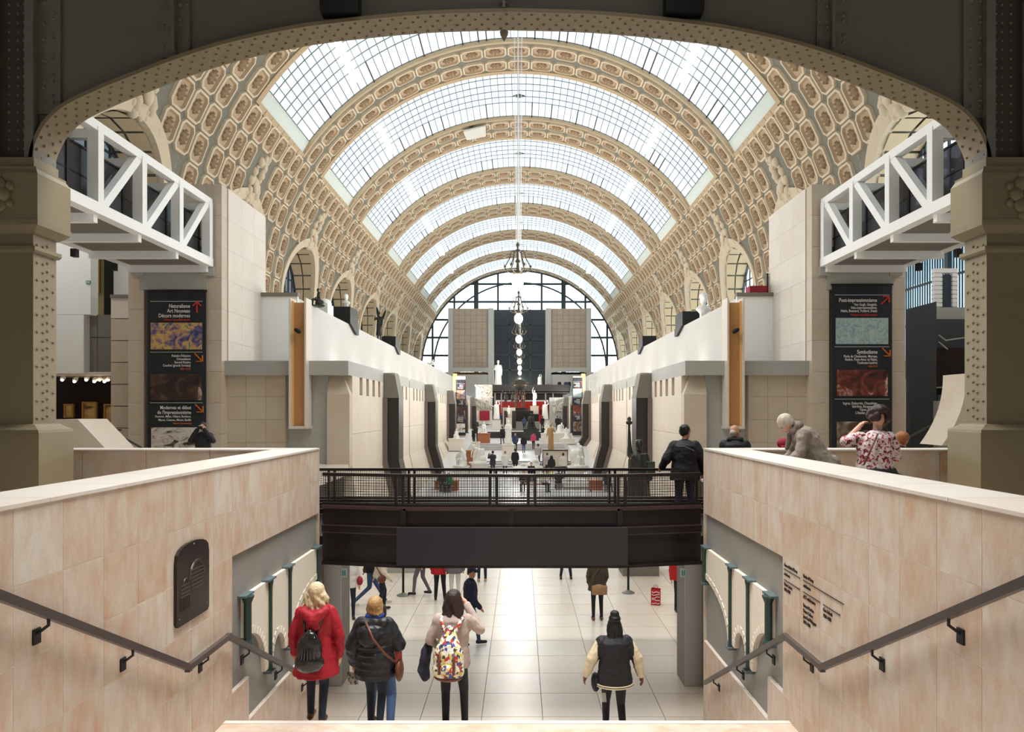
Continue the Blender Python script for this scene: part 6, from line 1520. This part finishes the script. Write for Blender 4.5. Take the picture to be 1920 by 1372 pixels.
kneel=pose(pel=(0,0,.45),che=(0,.2,.72),nec=(0,.34,.88),hea=(0,.44,.94),shl=(-.17,.28,.85),shr=(.17,.28,.85),ell=(-.22,.42,.62),elr=(.22,.42,.62),wrl=(-.1,.5,.42),wrr=(.1,.5,.42),hil=(-.09,0,.42),hir=(.09,0,.42),knl=(-.13,.3,.12),knr=(.13,.3,.12),anl=(-.12,-.15,.08),anr=(.12,-.15,.08))
statue('kneeling white marble bent over a block beside the terracotta stand',900,868,50,2.1,kneel,M_mar,(.08,.3,.35),120,.45,M_pale,extra=rock,pr=.55)
t=thing('terracotta_stand','upright terracotta stand beside the kneeling marble','stand',Wp(880,873,52)); obj('body',MB().rb(874,886,846,874,52,.6),M_terra,t); obj('cap',MB().rb(873,887,844,846,51.95,.7),M_wood,t)
recl=pose(pel=(0,0,.25),che=(-.28,.05,.42),nec=(-.42,.06,.58),hea=(-.5,.08,.68),shl=(-.4,.18,.52),shr=(-.42,-.1,.52),ell=(-.6,.2,.35),elr=(-.55,-.1,.3),wrl=(-.5,.35,.2),wrr=(-.6,.1,.16),hil=(.05,.07,.22),hir=(.05,-.07,.22),knl=(.45,.1,.3),knr=(.42,-.05,.2),anl=(.85,.08,.12),anr=(.85,-.05,.1))
def slabm(F): F.mb.box(-.8,1.0,-.25,.35,-.02,.14); F.mb.ell((-.2,.05,.2),.5,.25,.15)
statue('reclining white marble on a low plinth in the alley',992,878,49,1.9,recl,M_mar,None,200,.3,M_pale,extra=slabm,pr=.7)
statue('reclining white marble near the terracotta block behind the mesh railing',1084,916,44,2.2,recl,M_mar,None,175,.3,M_pale,extra=slabm,pr=.9)
statue('dark bronze seated figure on a green base beside the white marble plinth',996,803,76,2.2,seat,M_brz,(.1,.36,.34),190,.4,M_green_br,extra=rock,pr=.8)
t=thing('marble_couch','long black marble couch across the alley','couch',Wp(983,790,86)); obj('block',MB().rb(962,1010,776,790,86,1.5),M_blkm,t); obj('back',MB().rb(966,1000,770,777,86.6,.6),M_blkm,t); obj('steps',MB().box(ux(960,85.6),ux(1012,85.6),85.6,88.0,cen_z(85.6),vz(790,85.6)),M_dgrey,t)
for (a,b,lab) in ((945,953,'dark upright slab panel before the small white torso'),(960,967.5,'dark upright slab panel behind the small white torso')):
    t=thing('slab_panel',lab,'panel',Wp((a+b)/2,803,78)); obj('panel',MB().rb(a,b,770,803,78,.35),M_pill,t); obj('foot',MB().rb(a-.5,b+.5,803,806,77.9,.6),M_dgrey,t)
statue('small white torso on a slim plinth between two dark slab panels',954,783,76,1.3,pose(wrl=(-.15,.1,1.3),ell=(-.25,.05,1.12)),M_mar,(.5,.17,.15),180,2.0,M_pale,pr=.28)
# central bronze: four figures under a ribbed sphere, on a drum
Y=92; z=vz(765,Y); zfl=cen_z(Y); t=thing('bronze_group','brown bronze group of figures carrying a ribbed sphere on a drum','statue',(ux(975,Y),Y,zfl))
cxg=ux(975,Y); obj('drum',MB().lathe([(1.5,zfl-z),(1.5,-1.3),(1.2,-1.2),(1.1,-.2),(1.25,0)],(cxg,Y,z),20),M_green_br,t)
for k in range(4):
    F,_=body(pose(ell=(-.3,.05,1.6),wrl=(-.2,.1,1.86),elr=(.3,.05,1.6),wrr=(.2,.1,1.86)),False,1.05); me=F.mesh('figure',.035,[mat('brown_bronze%d'%k,(96,66,50),.4,metal=.3,var=.4,scale=5,col2=(60,42,34))],2); o=put('figure',me,t); a=math.pi/2*k+.5; o.location=Vector((cxg+.6*math.cos(a),Y+.6*math.sin(a),z))-WT[t.name]; o.rotation_euler=(0,0,a+math.pi/2); o.scale=(1.2,)*3
sp=MB().ell((cxg,Y,z+3.0),.85,.85,.8,None,18,9); so=obj('sphere',sp,M_green_br,t,smooth=True)
for q in (-.25,0,.25): obj('ring',MB().tube([(cxg+1.05*math.cos(2*math.pi*i/20),Y+1.05*math.sin(2*math.pi*i/20),z+3.0+q) for i in range(21)],.05,6),MATS['brown_bronze0'],t)
statue('slender white figure with one raised arm on a tall plinth',1002,761,89.4,2.0,pose(elr=(.22,.05,1.62),wrr=(.12,.05,1.9)),M_mar,(.06,.2,.17),180,2.9,M_beige,pr=.5)
for (u,v,Y,lab,rz) in ((1022,787,88,'tall white marble beside the red wall with a raised wing-like cloak',190),(931,787,88,'tall white marble group before the red wall on the relief side',170)):
    statue(lab,u,v,Y,2.3,pose(ell=(-.3,.05,1.45),wrl=(-.2,.1,1.7)),M_mar,(.06,.3,.26),rz,.9,M_pale,pr=.5)
for (u,v,Y,lab) in ((948,764,90,'slim dark bronze nearer the crimson board before the red wall'),(961,764,88.9,'slim dark bronze nearest the central bronze group')):
    statue(lab,u,v,Y,2.0,pose(elr=(.25,.1,1.5),wrr=(.3,.1,1.75)),M_brz,None,180,1.5,M_beige,pr=.35)
statue('black bronze standing figure on a plinth along the banner ramp',892,828,62,2.1,pose(wrl=(-.1,.15,1.2),ell=(-.25,.05,1.1)),M_brz,None,160,.3,M_pale,pr=.35)
def bust(F): pass
def make_bust(lab,p,h,m,ped=None):
    t=thing('bust',lab,'bust',p); F=Fig(); k=h
    F.ell((0,0,.78*k),.16*k,.19*k,.22*k); F.cap((0,0,.6*k),(0,0,.45*k),.09*k,.12*k); F.loft([((0,0,.15*k),(1,0,0),.14*k,(0,1,0),.12*k),((0,0,.35*k),(1,0,0),.34*k,(0,1,0),.2*k),((0,0,.5*k),(1,0,0),.2*k,(0,1,0),.15*k)]); F.mb.box(-.14*k,.14*k,-.12*k,.12*k,0,.18*k); F.ell((0,-.03*k,.88*k),.18*k,.2*k,.16*k); F.cap((0,-.18*k,.78*k),(0,-.21*k,.73*k),.03*k,.03*k)
    put('carving',F.mesh('carving',.03,[m],1),t); return t
zc=EYE+4.8
make_bust('large white marble bust on the coping next to the black plinth',(9.62,37.3,zc+.02),1.25,M_mar)
make_bust('small white marble bust on the coping between bronze figures',(-9.6,40.2,zc+.95),.75,M_mar)
t=thing('marble_block','pale carved marble block on the coping beside the seated bronze','block',(-9.7,36.3,zc)); obj('block',MB().box(-9.95,-9.45,35.8,36.9,zc,zc+.55),M_mar,t); obj('carved_top',MB().ell((-9.7,36.3,zc+.6),.3,.45,.25),M_mar,t,smooth=True)
statue('green bronze figure seated on the white coping near the great pier',598,574.8,33.2,1.15,seat,M_green_br,None,120,None,extra=rock,voxel=.02)
def wings(F):
    F.mb.ell((.2,-.14,1.55),.1,.05,.5,Matrix.Rotation(.25,3,'Y')); F.mb.ell((-.2,-.16,1.45),.09,.05,.4,Matrix.Rotation(-.45,3,'Y'))
statue('dark winged bronze standing on the coping before the arches',711,638.5,49.3,2.0,pose(elr=(.2,.15,1.2),wrr=(.05,.3,1.35)),M_brz,(.3,.18,.2),150,None,extra=wings,voxel=.022)
statue('white marble lying on the far coping near the towers',807,684,76,1.2,recl,M_mar,None,160,None,extra=slabm,voxel=.03)
statue('tall robed white statue at the foot of the tower',934,726,113,4.3,pose(elr=(.22,.05,1.1),wrr=(.1,.18,1.3)),M_mar,(.06,.24,.2),180,None)
statue('white draped statue on the balcony before the dark screen',1012,727,112,2.1,pose(ell=(-.25,.05,1.45),wrl=(-.15,.05,1.7)),M_mar,(.02,.34,.3),180,None)
for (u,v,Y,lab,rz,hh) in ((1064,822,64,'crouching white marble on the ramp past the slender golden figure',160,1.6),(1050,812,72,'bent white marble further up the ramp from the crouching one',200,1.7),(907,812,70,'white marble bust-like seated figure on the brown stand',190,1.5),(1026,812,70,'white crouching marble behind the golden bronze',170,1.5),(856,822,60,'small seated white marble against the gallery wall by the banner',150,1.1)):
    statue(lab,u,v,Y,hh,kneel if 'bent' in lab or 'crouch' in lab else seat,M_mar,(.08,.3,.3),rz,.7 if u!=856 else .4,M_terra if u==907 else M_pale,extra=rock,pr=.6)
# bronze robed figure with a raised lamp near the footbridge (generic)
Y=22.7; x=ux(1197,Y); z0=vz(925,Y); t=thing('bronze_statue','large dark green bronze robed figure with one arm raised high behind the railing','statue',(x,Y,0))
P=pose(shl=(-.18,0,1.37),ell=(-.2,.02,1.62),wrl=(-.21,.05,1.93),elr=(.24,.05,1.12),wrr=(.18,.2,1.0),hea=(.02,.03,1.56),hil=(-.09,0,.9))
F,rot=body(P,False,1.05); n=22; rings=[]
for (zz,f) in ((.02,1.0),(.4,.95),(.8,.85),(1.05,.8),(1.25,.78),(1.38,.6)):
    rings.append([Vector((.26*f*math.cos(2*math.pi*k/n)*(1+.12*(k%2)),.2*f*math.sin(2*math.pi*k/n)*(1+.12*(k%2)),zz)) for k in range(n)])
F.mb.loft(rings); F.cap((-.14,.12,1.32),(.22,.12,.85),.05,.08); F.cap((-.17,-.06,1.35),(-.2,0,1.52),.08,.05); F.ell((.02,.0,1.62),.095,.1,.085)
F.mb.box(.17,.34,.1,.2,.92,1.22)
me=F.mesh('figure',.016,[M_green_br],1); o=put('figure',me,t); o.rotation_euler=(0,0,math.radians(178)); s_=1.42; o.scale=(-s_,s_,s_); zb_=vz(842,Y)-1.48*s_*1.0; o.location=(0,0,zb_)
obj('lamp_bowl',MB().lathe([(.03,0),(.04,.1),(.1,.14),(.11,.2),(.05,.22),(.07,.3),(.02,.36)],(x-.21*s_,Y-.05,zb_+1.95*s_),12),M_green_br,t,smooth=True)
obj('pedestal',MB().box(x-.56,x+.56,Y-.5,Y+.5,0,zb_),M_dgrey,t); obj('pedestal_cap',MB().box(x-.6,x+.6,Y-.54,Y+.54,zb_-.06,zb_+.02),M_dgrey,t)

bpy.data.scenes.remove(TMP)
